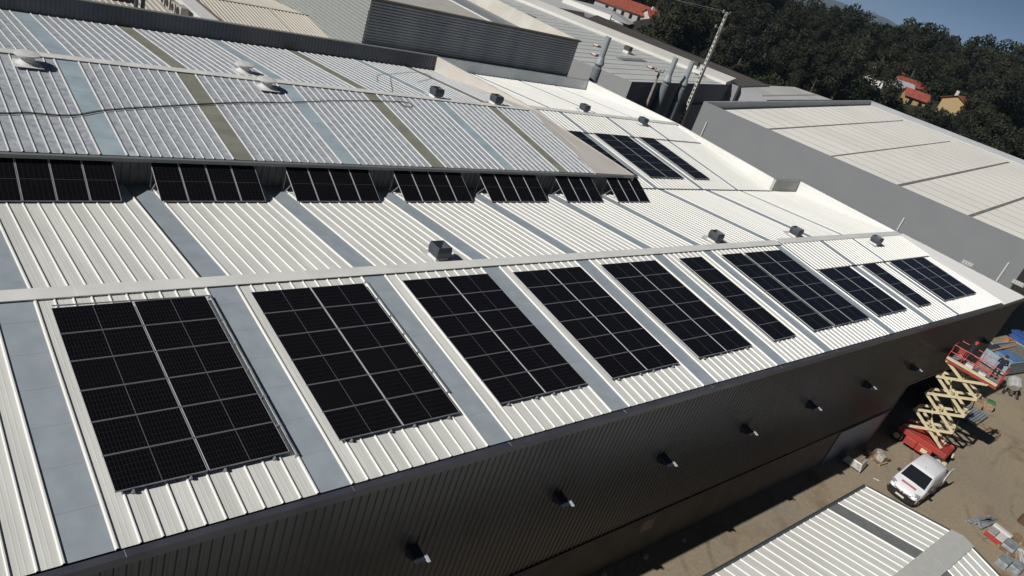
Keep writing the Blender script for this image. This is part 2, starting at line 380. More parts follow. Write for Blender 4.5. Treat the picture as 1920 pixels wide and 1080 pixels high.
# parapets: level with the ridges
def wallx(name, pts, th, m, par=P):   # pts: list of (x, y, zlow, ztop) along a wall; thickness towards +x
    mb = MB()
    for (x, y, a, t), (x2, y2, a2, t2) in zip(pts, pts[1:]):
        mb.hexa([(x, y, a), (x + th, y, a), (x2 + th, y2, a2), (x2, y2, a2), (x, y, t), (x + th, y, t), (x2 + th, y2, t2), (x2, y2, t2)])
    return par(mb.build(name, m))
mb = MB()
mb.hexa([(58.4, -0.2, -0.2), (X_W, -0.2, -0.2), (58.75, 8.3, 0.6), (57.3, 8.3, 0.6), (58.4, -0.2, 0.0), (X_W, -0.2, 0.11), (58.75, 8.3, zF(8.3) + 0.10), (57.3, 8.3, zF(8.3) + 0.03)])
P(mb.build('verge_flashing', mat('verge_white', (0.85, 0.845, 0.82), 0.6, spec=0.1)))
mb = MB(); mb.bar((X_W - 0.05, -0.2, 0.11), (58.72, 8.3, zF(8.3) + 0.12), 0.09, 0.05); P(mb.build('verge_trim', GALV))
wallx('parapet', [(X_R, 8.3, -0.4, 0.95), (X_R, 17.42, -0.4, 0.95)], 0.22, PARA)
wallx('parapet', [(X_G + 0.1, 17.65, -0.4, 0.95), (X_G, 28.4, -0.4, 1.2), (53.6, 39.4, -0.4, 0.97)], 0.2, PARA)
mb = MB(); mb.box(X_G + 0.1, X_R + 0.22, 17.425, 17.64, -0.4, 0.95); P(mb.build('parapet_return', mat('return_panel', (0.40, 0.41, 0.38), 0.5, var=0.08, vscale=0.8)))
mb = MB(); mb.box(27.0, 53.85, 39.42, 39.62, -0.6, 0.95); P(mb.build('rear_parapet', mat('rear_parapet_grey', (0.62, 0.66, 0.68), 0.45, var=0.1, vscale=0.4)))
# copings
for bx_ in ((X_R - 0.03, X_R + 0.26, 8.3, 17.40), (X_G + 0.07, X_R + 0.26, 17.405, 17.68), (27, 53.9, 39.38, 39.66)):
    mb = MB(); mb.box(*bx_, 0.955, 0.985); P(mb.build('coping', GALV))
# dark gap line / gutter in the valley
mb = MB(); mb.box(31.0, X_G, V[0] - 0.10, V[0] - 0.02, V[1] - 0.03, V[1] + 0.045); P(mb.build('valley_gutter', BLACK))
# front gutter / fascia
mb = MB()
x = X_L
joints = [X_L, -8.4, -3.2, 2.1] + [2.1 + 5.2 * i for i in range(1, 11)] + [58.4]
for a, b_ in zip(joints, joints[1:]):
    mb.box(a + 0.012, b_ - 0.012, -0.21, -0.02, -0.24, -0.035)
    mb.box(a - 0.0, a + 0.012, -0.215, -0.02, -0.245, -0.03, 1)
    mb.box(a + 0.012, b_ - 0.012, -0.225, -0.205, -0.25, -0.015)
mb.hexa([(58.4, -0.225, -0.24), (X_W, -0.225, -0.14), (X_W, -0.2, -0.14), (58.4, -0.2, -0.24), (58.4, -0.225, -0.01), (X_W, -0.225, 0.09), (X_W, -0.2, 0.09), (58.4, -0.2, -0.01)])
P(mb.build('gutter', [GUT, GALV]))
mb = MB(); mb.face([(58.4, -0.03, -0.205), (X_W, -0.03, -0.205), (X_W, -0.03, 0.08)]); P(mb.build('gable_infill', DWALL))
# front wall: vertical corrugated cladding with a doorway
mb = MB()
def clad(mb, x0, x1, z0, z1, y=0.0, pitch=0.25, dep=0.035, out=-1):
    n = int((x1 - x0) / pitch); p = (x1 - x0) / n; xs = []
    for i in range(n):
        a = x0 + i * p
        xs += [(a, 0), (a + p * 0.55, 0), (a + p * 0.65, dep), (a + p * 0.9, dep)]
    xs.append((x1, 0))
    for (a, d1), (b_, d2) in zip(xs, xs[1:]):
        q = [(a, y + out * d1, z0), (b_, y + out * d2, z0), (b_, y + out * d2, z1), (a, y + out * d1, z1)]
        mb.face(q if out < 0 else q[::-1])
DX0, DX1, DZ = 48.7, 57.3, -5.3
clad(mb, X_L, DX0, -7.2, -0.2); clad(mb, DX0, DX1, DZ, -0.2); clad(mb, DX1, X_W, -7.2, -0.2)
P(mb.build('front_wall', DWALL))
xb = X_L
while xb < 41.4:
    e = min(xb + 6.0, 41.45); mb = MB(); mb.box(xb + 0.01, e - 0.01, -0.05, 0.15, GZ - 0.2, -7.23); P(mb.build('base_panel', BASEW)); xb = e
for a_, b_ in ((48.05, DX0 - 0.09), (DX1 + 0.09, X_W)): mb = MB(); mb.box(a_, b_, -0.05, 0.15, GZ - 0.2, -7.23); P(mb.build('base_panel', BASEW))
mb = MB(); mb.box(X_L, 48.6, -0.075, -0.05, -7.26, -7.18); P(mb.build('drip_flashing', BLACK))
mb = MB()
for i in range(8): mb.box(41.5 + i * 0.81, 41.5 + i * 0.81 + 0.79, -0.11, -0.06, GZ + 0.03, -7.3)
mb.box(41.45, 48.02, -0.13, -0.055, -7.3, -7.25)
P(mb.build('sliding_door', DOORB))
mb = MB(); mb.box(DX0 - 0.08, DX0, -0.06, 0.2, GZ, DZ); mb.box(DX1, DX1 + 0.08, -0.06, 0.2, GZ, DZ); mb.box(DX0 - 0.08, DX1 + 0.08, -0.06, 0.2, DZ, DZ + 0.1)
P(mb.build('doorway_frame', GUT))
mb = MB(); mb.face([(23.33, -0.054, -8.2), (24.15, -0.054, -8.25), (24.15, -0.054, -7.6), (23.33, -0.054, -7.55)]); P(mb.build('wall_patch', mat('brown_patch', (0.34, 0.24, 0.18), 0.7, var=0.1)))  # flat pinkish-brown quad just in front of the base panels
# end, rear and inside faces
mb = MB()
mb.face([(X_W, 0.0, GZ), (58.75, 8.3, GZ), (58.75, 8.3, 0.88), (X_W, 0.0, 0.0)]); mb.box(58.5, 58.56, 8.3, 17.4, GZ, 0.9); mb.box(54.5, 54.56, 17.7, 39.4, GZ, 0.9); mb.box(54.5, 58.5, 17.66, 17.72, GZ, 0.9)
mb.box(X_L, 54.5, 39.55, 39.61, GZ, -0.5); mb.box(X_L - 0.06, X_L, 0, 39.5, GZ, -0.1)
P(mb.build('end_wall', mat('end_wall_grey', (0.36, 0.37, 0.37), 0.5, var=0.05)))
mb = MB(); mb.box(45, 60 - 1.6, 9.0, 9.06, GZ, -0.3); mb.box(44.9, 45, 0.2, 9, GZ, -0.3); P(mb.build('inner_partition', mat('inner_navy', (0.02, 0.025, 0.045), 0.6)))
mb = MB()
for i in range(6): mb.box(46 + i * 2.1, 46.3 + i * 2.1, 1.2 + i % 2, 1.5 + i % 2, GZ, -1.0)
P(mb.build('steel_column', mat('inner_steel', (0.05, 0.055, 0.07), 0.6)))
# conduit on the roof beside the first arrays
for x, y0, y1 in ((6.36, 1.2, 7.6), (11.70, 2.2, 7.7)):
    mb = MB(); mb.bar((x, y0, zF(y0) + 0.09), (x, y1, zF(y1) + 0.09), 0.035)
    for k in range(7): yy = y0 + (y1 - y0) * k / 6; mb.box(x - 0.05, x + 0.05, yy - 0.02, yy + 0.02, zF(yy) + 0.0, zF(yy) + 0.09)
    P(mb.build('conduit', GALV))
mb = MB(); mb.bar((2.3, 7.72, zF(7.72) + 0.09), (6.36, 7.62, zF(7.62) + 0.09), 0.03)
P(mb.build('conduit', GALV))
# ------------------------------------------------------------------ wall lights
def wall_light(x):
    t = thing('wall_light', '', 'wall light', (x, -0.045, -3.35)); t.scale = (.66, 1, .7)
    m = MB()
    m.hexa([(-0.62, -0.02, -0.34), (-0.08, -0.02, -0.34), (-0.08, -0.10, -0.30), (-0.62, -0.10, -0.30)] + [(-0.62, 0.0, 0.16), (-0.08, 0.0, 0.16), (-0.08, -0.58, 0.0), (-0.62, -0.58, 0.0)])
    m.build('housing', mat('lamp_housing', (0.03, 0.035, 0.05), 0.4), t)
    m = MB(); m.box(-0.45, -0.25, -0.06, 0.02, -0.1, 0.1); m.build('bracket', BLACK, t)
    m = MB(); m.hexa([(-0.08, -0.03, -0.36), (-0.05, -0.03, -0.36), (-0.05, -0.12, -0.33), (-0.08, -0.12, -0.33), (-0.09, -0.36, 0.10), (0.06, -0.36, 0.10), (0.06, -0.68, 0.0), (-0.09, -0.68, 0.0)])
    m.build('sunlit_cheek', mat('lamp_sunlit_tip', (0.5, 0.51, 0.53), 0.4), t)  # pale part added for the sunlit tip; that light is in its colour
    return t
lamp0 = wall_light(10.1)
ordn = ['first', 'second', 'third', 'fourth', 'fifth', 'sixth', 'seventh', 'eighth', 'ninth']
lx = [10.1, 16.09, 21.95, 27.9, 33.95, 40.35, 46.95, 53.9, 60.5 - 3.2]
lx = [10.25, 16.25, 22.1, 28.05, 34.05, 40.45, 47.0, 53.9, 60.3]
for i, x in enumerate(lx):
    o = lamp0 if i == 0 else copy_tree(lamp0); o.location.x = x
    o['label'] = 'dark wedge-shaped light on the corrugated front wall, %s from the left of the row' % ordn[i]; o['group'] = 'wall lights along the dark front wall'

# ------------------------------------------------------------------ solar arrays
PWX, PHY = 1.988, 1.05
CELL_L = cell_material('cells_landscape', 1.938, 1.0, 1.938 / 24, 1.0 / 6)
CELL_P = cell_material('cells_portrait', 0.95, 1.82, 0.95 / 6, 1.82 / 24)
def panel_meshes(w_, h_, cm):
    f = MB(); b_ = 0.012; t = 0.035
    f.box(0, w_, 0, b_, 0, t); f.box(0, w_, h_ - b_, h_, 0, t); f.box(0, b_, b_, h_ - b_, 0, t, 2); f.box(w_ - b_, w_, b_, h_ - b_, 0, t, 2)
    f.box(b_, w_ - b_, b_, h_ - b_, 0.002, 0.006, 1)
    c = MB(); c.box(b_, w_ - b_, b_, h_ - b_, 0.008, t - 0.003)
    of = f.build('solar_panel', [STEEL, BLACK, mat('sunlit_alu', (0.50, 0.51, 0.53), 0.5, metal=0.1)]); oc = c.build('cell_glass', cm, of)  # side members paler than the rest: sunlight on them is painted in
    return of
pan_l = panel_meshes(PWX - 0.034, PHY - 0.014, CELL_L)
pan_p = panel_meshes(0.972, 1.87, CELL_P)
used = {'l': False, 'p': False}
def put_panel(kind, parent, loc):
    src = pan_l if kind == 'l' else pan_p
    if not used[kind]: o = src; used[kind] = True; o.parent = parent
    else: o = copy_tree(src, parent)
    o.location = loc; return o
def array(x0, y0, z0, pitch, cols, rows, label, group, hgt=0.115, raillen=None):
    t = thing('solar_array', label, 'solar array', (x0, y0, z0), 0, group); t.rotation_euler = (pitch, 0, 0)
    for r in range(rows):
        for c in range(cols):
            p = put_panel('l', t, (c * PWX + 0.017, r * PHY + 0.007, hgt))
            p.rotation_euler = (random.uniform(-.0015, .0015), random.uniform(-.0015, .0015), 0)
    L = rows * PHY
    for c in range(cols):
        for q in (0.36, PWX - 0.42):
            m = MB(); m.box(c * PWX + q, c * PWX + q + 0.04, -0.07, L + 0.05, 0.062, hgt - 0.003)
            k = 0.0
            while k < L: m.box(c * PWX + q - 0.02, c * PWX + q + 0.06, k - 0.045, k + 0.03, 0.0, 0.061); k += 1.05
            m.build('rail', STEEL, t)
    return t
pF = math.atan2(R1[1], R1[0]); pG = math.atan2(R2[1] - V[1], R2[0] - V[0])
fx = [(2.23, 2, 6, 1.31), (7.54, 2, 6, 1.30), (13.02, 2, 6, 1.27), (18.23, 2, 6, 1.23), (23.51, 2, 6, 1.25), (29.31, 1, 6, 1.23), (33.08, 1, 6, 1.26), (35.28, 2, 6, 1.25), (40.34, 2, 4, 1.25), (46.08, 1, 4, 1.24), (50.18, 3, 4, 1.22)]
fl = ['twelve-panel black array nearest the camera, leftmost on the near roof slope',
      'twelve-panel black array, second from the left on the near roof slope',
      'twelve-panel black array, third from the left on the near roof slope',
      'twelve-panel black array, fourth from the left on the near roof slope',
      'twelve-panel black array, fifth from the left, just left of a single-column array',
      'single-column array of six black panels standing alone between two skylight strips',
      'single-column array of six black panels close beside a wider twelve-panel array',
      'twelve-panel black array right beside a single column, ending at the raised roof sheets',
      'eight-panel black array of two columns and four rows, below the raised roof sheets',
      'single-column array of only four black panels, near the right end of the near slope',
      'twelve-panel black array three columns wide, the farthest right on the near slope']
for (x, c, r, s), lb in zip(fx, fl):
    array(x, s * math.cos(pF), s * math.sin(pF), pF, c, r, lb, 'solar arrays on the near roof slope')
for x, c, lb in ((36.92, 1, 'dark single-column solar array partly hidden behind the old grey roof corner, on the far slope'), (40.12, 2, 'dark twelve-panel solar array, middle of the three on the far white slope'), (45.36, 1, 'dark single-column solar array, rightmost of the three on the far white slope')):
    s = 1.31
    array(x, V[0] + s * math.cos(pG), V[1] + s * math.sin(pG) + 0.06, pG, c, 6, lb, 'solar arrays on the far roof slope', hgt=0.10)
# tilted racks against the raised roof
TA = math.atan2(0.875, 1.66)
racks = [(-1.35, 3), (1.86, 4), (7.17, 4), (12.5, 4), (17.82, 4), (23.02, 4), (28.5, 3), (32.82, 3)]
rl = ['', 'steep four-panel rack at the left edge of the photo, under the old roof eave', 'steep rack of four upright panels, second from the left under the old roof eave', 'steep rack of four upright panels, third from the left under the old roof eave',
      'steep rack of four upright panels, fourth from the left under the old roof eave', 'steep rack of four upright panels, fifth from the left, the last with four panels', 'steep rack of only three upright panels, second from the right under the eave', 'steep rack of only three upright panels, rightmost, at the old roof corner']
for (x, n, ), lb in list(zip(racks, rl))[1:]:
    t = thing('tilted_solar_rack', lb, 'solar array', (x, 14.93, 0.285), 0, 'tilted solar racks below the old roof eave'); t.rotation_euler = (TA, 0, 0)
    for c in range(n): put_panel('p', t, (c * 1.005 + 0.015, 0, 0))
    wd = n * 1.005
    for q in (0.35, 1.45):
        m = MB(); m.box(0, wd, q, q + 0.04, -0.045, -0.003); m.build('rail', STEEL, t)
    Mi = Matrix.Rotation(-TA, 4, 'X')
    for k in range(n):
        xx = 0.06 + k * (wd - 0.12) / max(1, n - 1); m = MB()
        top = Vector((xx, 1.6, -0.05)); bot = Mi @ Vector((0, 1.62, -0.06 - 0.0)); 
        wtop = Matrix.Rotation(TA, 4, 'X') @ top
        def lo(y, z): return Mi @ Vector((xx, y, z))
        m.bar(top, lo(wtop.y + 0.02, -0.30), 0.035); m.bar(lo(0.05, -0.12), lo(wtop.y + 0.02, -0.26), 0.035); m.bar((xx, 0.9, -0.05), lo(wtop.y - 0.1, -0.26), 0.03)
        m.build('strut', STEEL, t)

# ------------------------------------------------------------------ roof vents
def cowl(x, y, z, label, group, sc_=1.0, rz=0.0, dirty=False):
    t = thing('roof_vent', label, 'roof vent', (x, y, z), rz, group); t.scale = (sc_, sc_, sc_)
    m = MB(); m.box(-0.45, 0.42, -0.30, 0.62, 0.035, 0.05)
    m.hexa([(-0.30, -0.26, 0.05), (0.30, -0.26, 0.05), (0.30, 0.30, 0.05), (-0.30, 0.30, 0.05), (-0.22, -0.20, 0.2), (0.22, -0.20, 0.2), (0.22, 0.22, 0.2), (-0.22, 0.22, 0.2)])
    m.build('base_flashing', VWHITE if not dirty else OCAP, t)
    m = MB(); s0, s1, s2 = 0.29, 0.325, 0.295; z0, z1, z2 = 0.16, 0.40, 0.60
    def ring(s, z): return [Vector((-s, -s, z)), Vector((s, -s, z)), Vector((s, s, z)), Vector((-s, s, z))]
    r0, r1, r2 = ring(s0, z0), ring(s1, z1), ring(s2, z2); i2, i1 = ring(s2 - 0.02, z2), ring(s1 - 0.02, z1)
    for A, B in ((r0, r1), (r1, r2)):
        for k in range(4): m.face([A[k], A[(k + 1) % 4], B[(k + 1) % 4], B[k]])
    for k in range(4):
        m.face([r2[k], r2[(k + 1) % 4], i2[(k + 1) % 4], i2[k]])
    m.face(r0[::-1])
    # inner V plates falling from the -x/+y rim to the middle
    c = Vector((0.04, -0.04, 0.06))
    for k in range(4): m.face([i2[k], i2[(k + 1) % 4], c])
    m.build('cowl', VGREY, t)
    return t
cowl(15.65, 9.05, zB(9.05), 'grey square cowl vent on the near roof ridge, the largest and nearest', 'grey cowl vents on the near ridge', 1.04)
cowl(34.55, 9.05, zB(9.05), 'grey square cowl vent on the near ridge, second from the left, behind the middle arrays', 'grey cowl vents on the near ridge')
cowl(43.6, 9.1, zB(9.1), 'grey square cowl vent on the near ridge, behind the raised roof sheets', 'grey cowl vents on the near ridge')
cowl(51.7, 7.3, zF(7.3) + 0.11, 'grey square cowl vent on the raised sheets above the rightmost near array', 'grey cowl vents on the near ridge', rz=0.0)
cowl(42.75, 28.9, 1.12, 'grey square cowl vent on the far white ridge, nearer the old grey roof', 'grey cowl vents on the far ridge')
cowl(48.5, 27.5, 1.05, 'grey square cowl vent on the far white ridge, nearest the right parapet', 'grey cowl vents on the far ridge')

# ------------------------------------------------------------------ old raised building
ob = thing('old_warehouse', 'weathered blue-grey ribbed roof with olive and blue strips, raised behind the tilted racks', 'warehouse', (14, 25, GZ))
OL = ob.location
def PO(o): o.parent = ob; o.location = Vector(o.location) - OL; return o
OE, OR, OBk = (16.5, 1.36), (24.3, 2.27), (34.0, 1.32)
Os = [(-8.94, -8.17), (-4.11, -3.34), (0.72, 1.5), (5.55, 6.33), (10.39, 11.15), (15.22, 16.0), (20.08, 20.87), (24.8, 25.55), (28.85, 29.58)]
Om = [SKYB, SKYO, SKYO, SKYB, SKYO, SKYB, SKYO, SKYB, SKYO]
OM = (20.4, 1.90 + 0.0)   # the sheet is cambered a little between eave and ridge
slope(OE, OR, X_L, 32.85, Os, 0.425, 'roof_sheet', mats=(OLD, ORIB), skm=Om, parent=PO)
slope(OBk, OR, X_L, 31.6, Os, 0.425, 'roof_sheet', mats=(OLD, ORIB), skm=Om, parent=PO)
cap(OR[0], OR[1], zat(OE, OR, OR[0] - 0.26), zat(OR, OBk, OR[0] + 0.26), X_L, 32.4, 0.26, 0.07, m=OCAP, par=PO)
mb = MB()
mb.hexa([(31.75, 16.42, 1.2), (35.1, 16.3, 1.2), (33.52, 22.7, 1.9), (32.55, 22.7, 1.9), (31.75, 16.42, 1.415), (35.1, 16.3, 1.41), (33.52, 22.7, 2.09), (32.35, 22.7, 2.145)])
mb.hexa([(32.55, 22.71, 1.9), (33.52, 22.71, 1.9), (33.15, 24.2, 2.0), (32.75, 24.2, 2.0), (32.35, 22.71, 2.147), (33.52, 22.71, 2.09), (33.15, 24.2, 2.33), (32.6, 24.2, 2.31)])
mb.face([(31.75, 24.3, 2.28), (32.9, 24.3, 2.28), (31.5, 34.0, 1.33), (31.0, 34.0, 1.33)])
PO(mb.build('verge_flashing', BEIGEF))
mb = MB()
mb.hexa([(32.95, 24.2, 1.0), (33.12, 24.2, 1.0), (31.67, 34.0, 1.0), (31.5, 34.0, 1.0), (32.95, 24.2, 2.36), (33.12, 24.2, 2.36), (31.67, 34.0, 2.36), (31.5, 34.0, 2.36)])
mb.hexa([(35.1, 16.3, 1.0), (35.22, 16.3, 1.0), (33.58, 22.7, 1.0), (33.5, 22.7, 1.0), (35.1, 16.3, 1.42), (35.22, 16.3, 1.42), (33.58, 22.7, 2.12), (33.5, 22.7, 2.12)])
mb.hexa([(33.5, 22.7, 1.0), (33.58, 22.7, 1.0), (33.12, 24.2, 1.0), (32.95, 24.2, 1.0), (33.5, 22.7, 2.12), (33.58, 22.7, 2.12), (33.12, 24.2, 2.36), (32.95, 24.2, 2.36)])
PO(mb.build('parapet', BEIGEF))
mb = MB(); clad(mb, X_L, 31.6, 1.0, 2.35, y=34.0, pitch=0.22, dep=0.03); mb.box(X_L, 31.6, 34.04, 34.2, 1.0, 2.33)
PO(mb.build('rear_parapet', OPAR))
mb = MB(); mb.box(X_L, 31.7, 33.93, 34.24, 2.35, 2.385)
PO(mb.build('coping', mat('old_coping', (0.26, 0.26, 0.25), 0.5, metal=0.3)))
mb = MB(); mb.box(X_L, 35.2, 16.33, 16.53, 1.20, 1.335); PO(mb.build('gutter', mat('old_gutter', (0.23, 0.24, 0.24), 0.5, metal=0.3)))
mb = MB(); clad(mb, X_L, 35.0, -0.1, 1.3, y=16.86, pitch=0.3, dep=0.04); PO(mb.build('upstand_wall', mat('old_upstand', (0.22, 0.21, 0.195), 0.6, var=0.15, vscale=1.2)))
mb = MB(); mb.face([(35.15, 16.6, -0.1), (31.6, 34.0, -0.6), (31.6, 34.0, 1.4), (33.05, 24.2, 2.2), (35.15, 16.6, 1.3)]); mb.box(X_L, 31.6, 34.05, 34.2, GZ, 1.0)
PO(mb.build('end_wall', mat('old_end_wall', (0.30, 0.29, 0.27), 0.6, var=0.1)))
mb = MB(); mb.face([(X_L, 16.9, GZ), (X_L, 34.0, GZ), (X_L, 34.0, 1.3), (X_L, 24.3, 2.2), (X_L, 16.9, 1.3)][::-1]); PO(mb.build('gable_wall', MATS['old_end_wall']))
# mushroom vents
def mushroom(x, y, label):
    z = zat(OE, OR, y) if y < OR[0] else zat(OR, OBk, y)
    t = thing('mushroom_vent', label, 'roof vent', (x, y, z), 0, 'round white vents on the old roof')
    m = MB(); m.box(-0.5, 0.5, -0.55, 0.45, 0.045, 0.06); m.tube([(0, 0, 0.05), (0, 0, 0.16), (0, 0, 0.34)], [0.42, 0.26, 0.24], 20); m.build('base_flashing', VWHITE, t, smooth=False)
    m = MB(); m.tube([(0, 0, 0.36), (0, 0, 0.40), (0, 0, 0.46), (0, 0, 0.50)], [0.36, 0.46, 0.46, 0.22], 24); m.build('cap', VWHITE, t)
    m = MB(); m.tube([(0, 0, 0.33), (0, 0, 0.37)], 0.2, 16); m.build('neck', VGREY, t)
mushroom(4.4, 23.3, 'round white mushroom vent at the far left of the old grey roof')
mushroom(14.35, 23.4, 'round white mushroom vent near a pale blue strip, in front of the old ridge')
mushroom(14.1, 25.6, 'round white mushroom vent just behind the old ridge, beside its twin')
cowl(25.25, 24.6, 2.27, 'dark square cowl vent on the old grey ridge, left of its twin', 'dark cowl vents on the old ridge', dirty=True)
cowl(29.9, 24.6, 2.27, 'dark square cowl vent on the old grey ridge, beside the parapet', 'dark cowl vents on the old ridge', dirty=True)
# cable lying over the ribs
def ozo(x, y): return (zat(OE, OR, y) if y < OR[0] else zat(OR, OBk, y)) + 0.055
cab = [(0.5, 18.9), (2.85, 18.97), (3.69, 19.14), (5.1, 19.16), (6.46, 19.79), (8.62, 20.45), (11.9, 21.35), (14.2, 21.81), (18.12, 22.73), (22.14, 23.35), (22.66, 23.02), (22.23, 22.76), (21.95, 23.08), (22.0, 23.43)]
def spline(pts, n=6):
    out = []
    for i in range(len(pts) - 1):
        p0 = Vector(pts[max(i - 1, 0)]); p1 = Vector(pts[i]); p2 = Vector(pts[i + 1]); p3 = Vector(pts[min(i + 2, len(pts) - 1)])
        for k in range(n):
            t = k / n; out.append(0.5 * ((2 * p1) + (p2 - p0) * t + (2 * p0 - 5 * p1 + 4 * p2 - p3) * t * t + (3 * p1 - p0 - 3 * p2 + p3) * t ** 3))
    out.append(Vector(pts[-1])); return out
mb = MB(); mb.tube([(p.x, p.y, ozo(p.x, p.y)) for p in spline([Vector((a, b_)) for a, b_ in cab])], 0.022, 6)
for o_ in ((0.16, 0.1),): mb.tube([(p.x, p.y + o_[1], ozo(p.x, p.y)) for p in spline([Vector((a, b_)) for a, b_ in cab[:8]])], 0.012, 5)
tag(mb.build('cable', BLACK), 'black cable snaking across the old grey roof to a small coil', 'cable')
mb = MB(); mb.tube([(p.x, p.y, ozo(p.x, p.y)) for p in spline([Vector(q) for q in [(22.1, 23.6), (22.2, 24.4), (22.9, 25.7), (24.2, 28.0), (25.0, 29.3)]])], 0.014, 5)
mb.tube([(p.x, p.y, ozo(p.x, p.y)) for p in spline([Vector(q) for q in [(22.8, 27.2), (24.1, 29.3), (25.7, 30.2), (28.2, 31.8), (29.6, 31.9), (28.8, 30.4), (26.6, 28.6)]])], 0.012, 5)
tag(mb.build('wire', mat('pale_wire', (0.12, 0.12, 0.12), 0.6)), 'thin grey wire looped over the rear half of the old roof', 'wire')

# ------------------------------------------------------------------ buildings beyond
def poly_wall(mb, a, b_, z0, z1, mi=0, z1b=None):
    z1b = z1 if z1b is None else z1b
    mb.face([(a[0], a[1], z0), (b_[0], b_[1], z0), (b_[0], b_[1], z1b), (a[0], a[1], z1)], mi)
# dark corrugated hall
hall = thing('corrugated_hall', 'tall hall with dark horizontally corrugated wall and pale roof behind the rear parapet', 'warehouse', (40, 45, GZ))
def hclad(mb, p0, p1, z0, z1, nrm, pitch=0.2, dep=0.05, top=None):
    n = int((z1 - z0) / pitch); p = (z1 - z0) / n; prof = []
    for i in range(n): prof += [(z0 + i * p, 0), (z0 + i * p + p * 0.35, dep), (z0 + i * p + p * 0.65, dep)]
    prof.append((z1, 0)); nx, ny = nrm
    for (za, da), (zb, db) in zip(prof, prof[1:]):
        mb.face([(p0[0] + nx * da, p0[1] + ny * da, za), (p1[0] + nx * da, p1[1] + ny * da, za), (p1[0] + nx * db, p1[1] + ny * db, zb), (p0[0] + nx * db, p0[1] + ny * db, zb)])
def rel(o, par): o.parent = par; o.location = Vector(o.location) - par.location; return o
mb = MB(); hclad(mb, (28.9, 40.0), (51.15, 40.0), 0.6, 4.25, (0, -1), 0.205, 0.055); mb.box(28.95, 51.1, 40.06, 40.3, GZ, 0.55)
rel(mb.build('front_wall', mat('hall_dark_sheet', (0.19, 0.20, 0.225), 0.5, metal=0.2, color2=(0.33, 0.34, 0.355), vscale=0.5, stretch=(1, 1, 0.2), lo=0.3, hi=0.75)), hall)
mb = MB(); hclad(mb, (28.9, 75.0), (28.9, 40.0), -1.5, 4.25, (-1, 0), 0.25, 0.03)
rel(mb.build('side_wall', mat('hall_pale_sheet', (0.27, 0.285, 0.275), 0.5, var=0.05)), hall)
mb = MB(); mb.box(28.85, 51.4, 39.9, 40.35, 4.25, 4.38); mb.box(28.85, 29.1, 40.36, 75, 4.25, 4.36)
rel(mb.build('coping', mat('hall_coping', (0.12, 0.10, 0.085), 0.6)), hall)
mb = MB(); mb.box(51.2, 51.4, 40.36, 75, 0, 4.36); mb.box(29.0, 51.2, 74.8, 75, 0, 4.36); rel(mb.build('parapet', mat('hall_cream_parapet', (0.60, 0.575, 0.51), 0.6, color2=(0.52, 0.49, 0.43), vscale=0.6)), hall)
mb = MB(); 
mb.face([(29.1, 40.35, 2.6), (44.4, 40.35, 3.55), (44.4, 74.8, 3.55), (29.1, 74.8, 2.6)])
rel(mb.build('roof_sheet', mat('hall_beige_roof', (0.42, 0.41, 0.37), 0.6, var=0.06, vscale=0.8)), hall)
mb = MB(); mb.face([(44.4, 40.35, 3.55), (51.2, 40.35, 2.95), (51.2, 74.8, 2.95), (44.4, 74.8, 3.55)])
rel(mb.build('roof_sheet', mat('hall_grey_roof', (0.23, 0.25, 0.27), 0.6, var=0.06, vscale=0.8)), hall)
mb = MB(); mb.box(44.25, 44.55, 40.36, 74.8, 3.53, 3.60); rel(mb.build('ridge_cap', CAPW), hall)
mb = MB(); mb.box(51.35, 51.42, 40.3, 75, GZ, 4.2); mb.box(29, 51.3, 74.9, 75.02, GZ, 4.2); rel(mb.build('rear_wall', REND), hall)
# beige roofs at the top left
lr = thing('beige_shed', 'low shed with dusty beige ribbed roof at the top left behind the dark parapet', 'shed', (22, 46, GZ))
LB1 = mat('beige_sheet', (0.44, 0.41, 0.35), 0.6, color2=(0.36, 0.335, 0.29), vscale=0.8); LB2 = mat('beige_rib', (0.52, 0.49, 0.43), 0.6)
mb = MB(); ribbed(mb, 19.7, 28.85, (35.5, -0.94), (49.1, 0.31), [19.8 + 0.3 * i for i in range(31)], h=0.05, wb=0.12, wt=0.05, micro=False)
rel(mb.build('roof_sheet', [LB1, LB2]), lr)
mb = MB(); ribbed(mb, 19.7, 28.85, (62.0, -0.9), (49.1, 0.31), [19.8 + 0.3 * i for i in range(31)], h=0.03, wb=0.12, wt=0.05, micro=False)
rel(mb.build('roof_sheet', [LB1, LB2]), lr)
mb = MB(); mb.box(25.4, 25.6, 35.6, 49, -0.95 + 0.0, -0.9); mb.face([(25.35, 35.6, -0.85), (25.6, 35.6, -0.85), (25.6, 49.1, 0.39), (25.35, 49.1, 0.39)]); rel(mb.build('lap_flashing', LB2), lr)
mb = MB(); mb.bar((19.7, 49.1, 0.36), (28.85, 49.1, 0.36), 0.22, 0.05); rel(mb.build('ridge_cap', LB1), lr)
mb = MB(); mb.box(19.65, 28.85, 35.5, 62, GZ, -1.0); rel(mb.build('wall', REND), lr)
lr2 = thing('beige_annex', 'beige ribbed flat roof with white side parapet at the top left corner', 'shed', (10, 45, GZ))
mb = MB(); ribbed(mb, -5, 18.0, (35.5, -0.94), (60.0, -0.3), [-4.9 + 0.42 * i for i in range(55)], h=0.05, wb=0.13, wt=0.05, micro=False)
rel(mb.build('roof_sheet', [LB1, LB2]), lr2)
mb = MB(); mb.box(18.1, 19.35, 35.5, 62, -1.2, 0.22); rel(mb.build('parapet', mat('annex_white', (0.60, 0.60, 0.60), 0.6, var=0.05)), lr2)
mb = MB(); mb.box(19.36, 19.62, 35.5, 62, -1.2, 0.25); rel(mb.build('coping', mat('brown_flashing', (0.16, 0.12, 0.10), 0.7)), lr2)
mb = MB(); mb.box(-5, 19.3, 35.5, 60, GZ, -1.3); rel(mb.build('wall', REND), lr2)
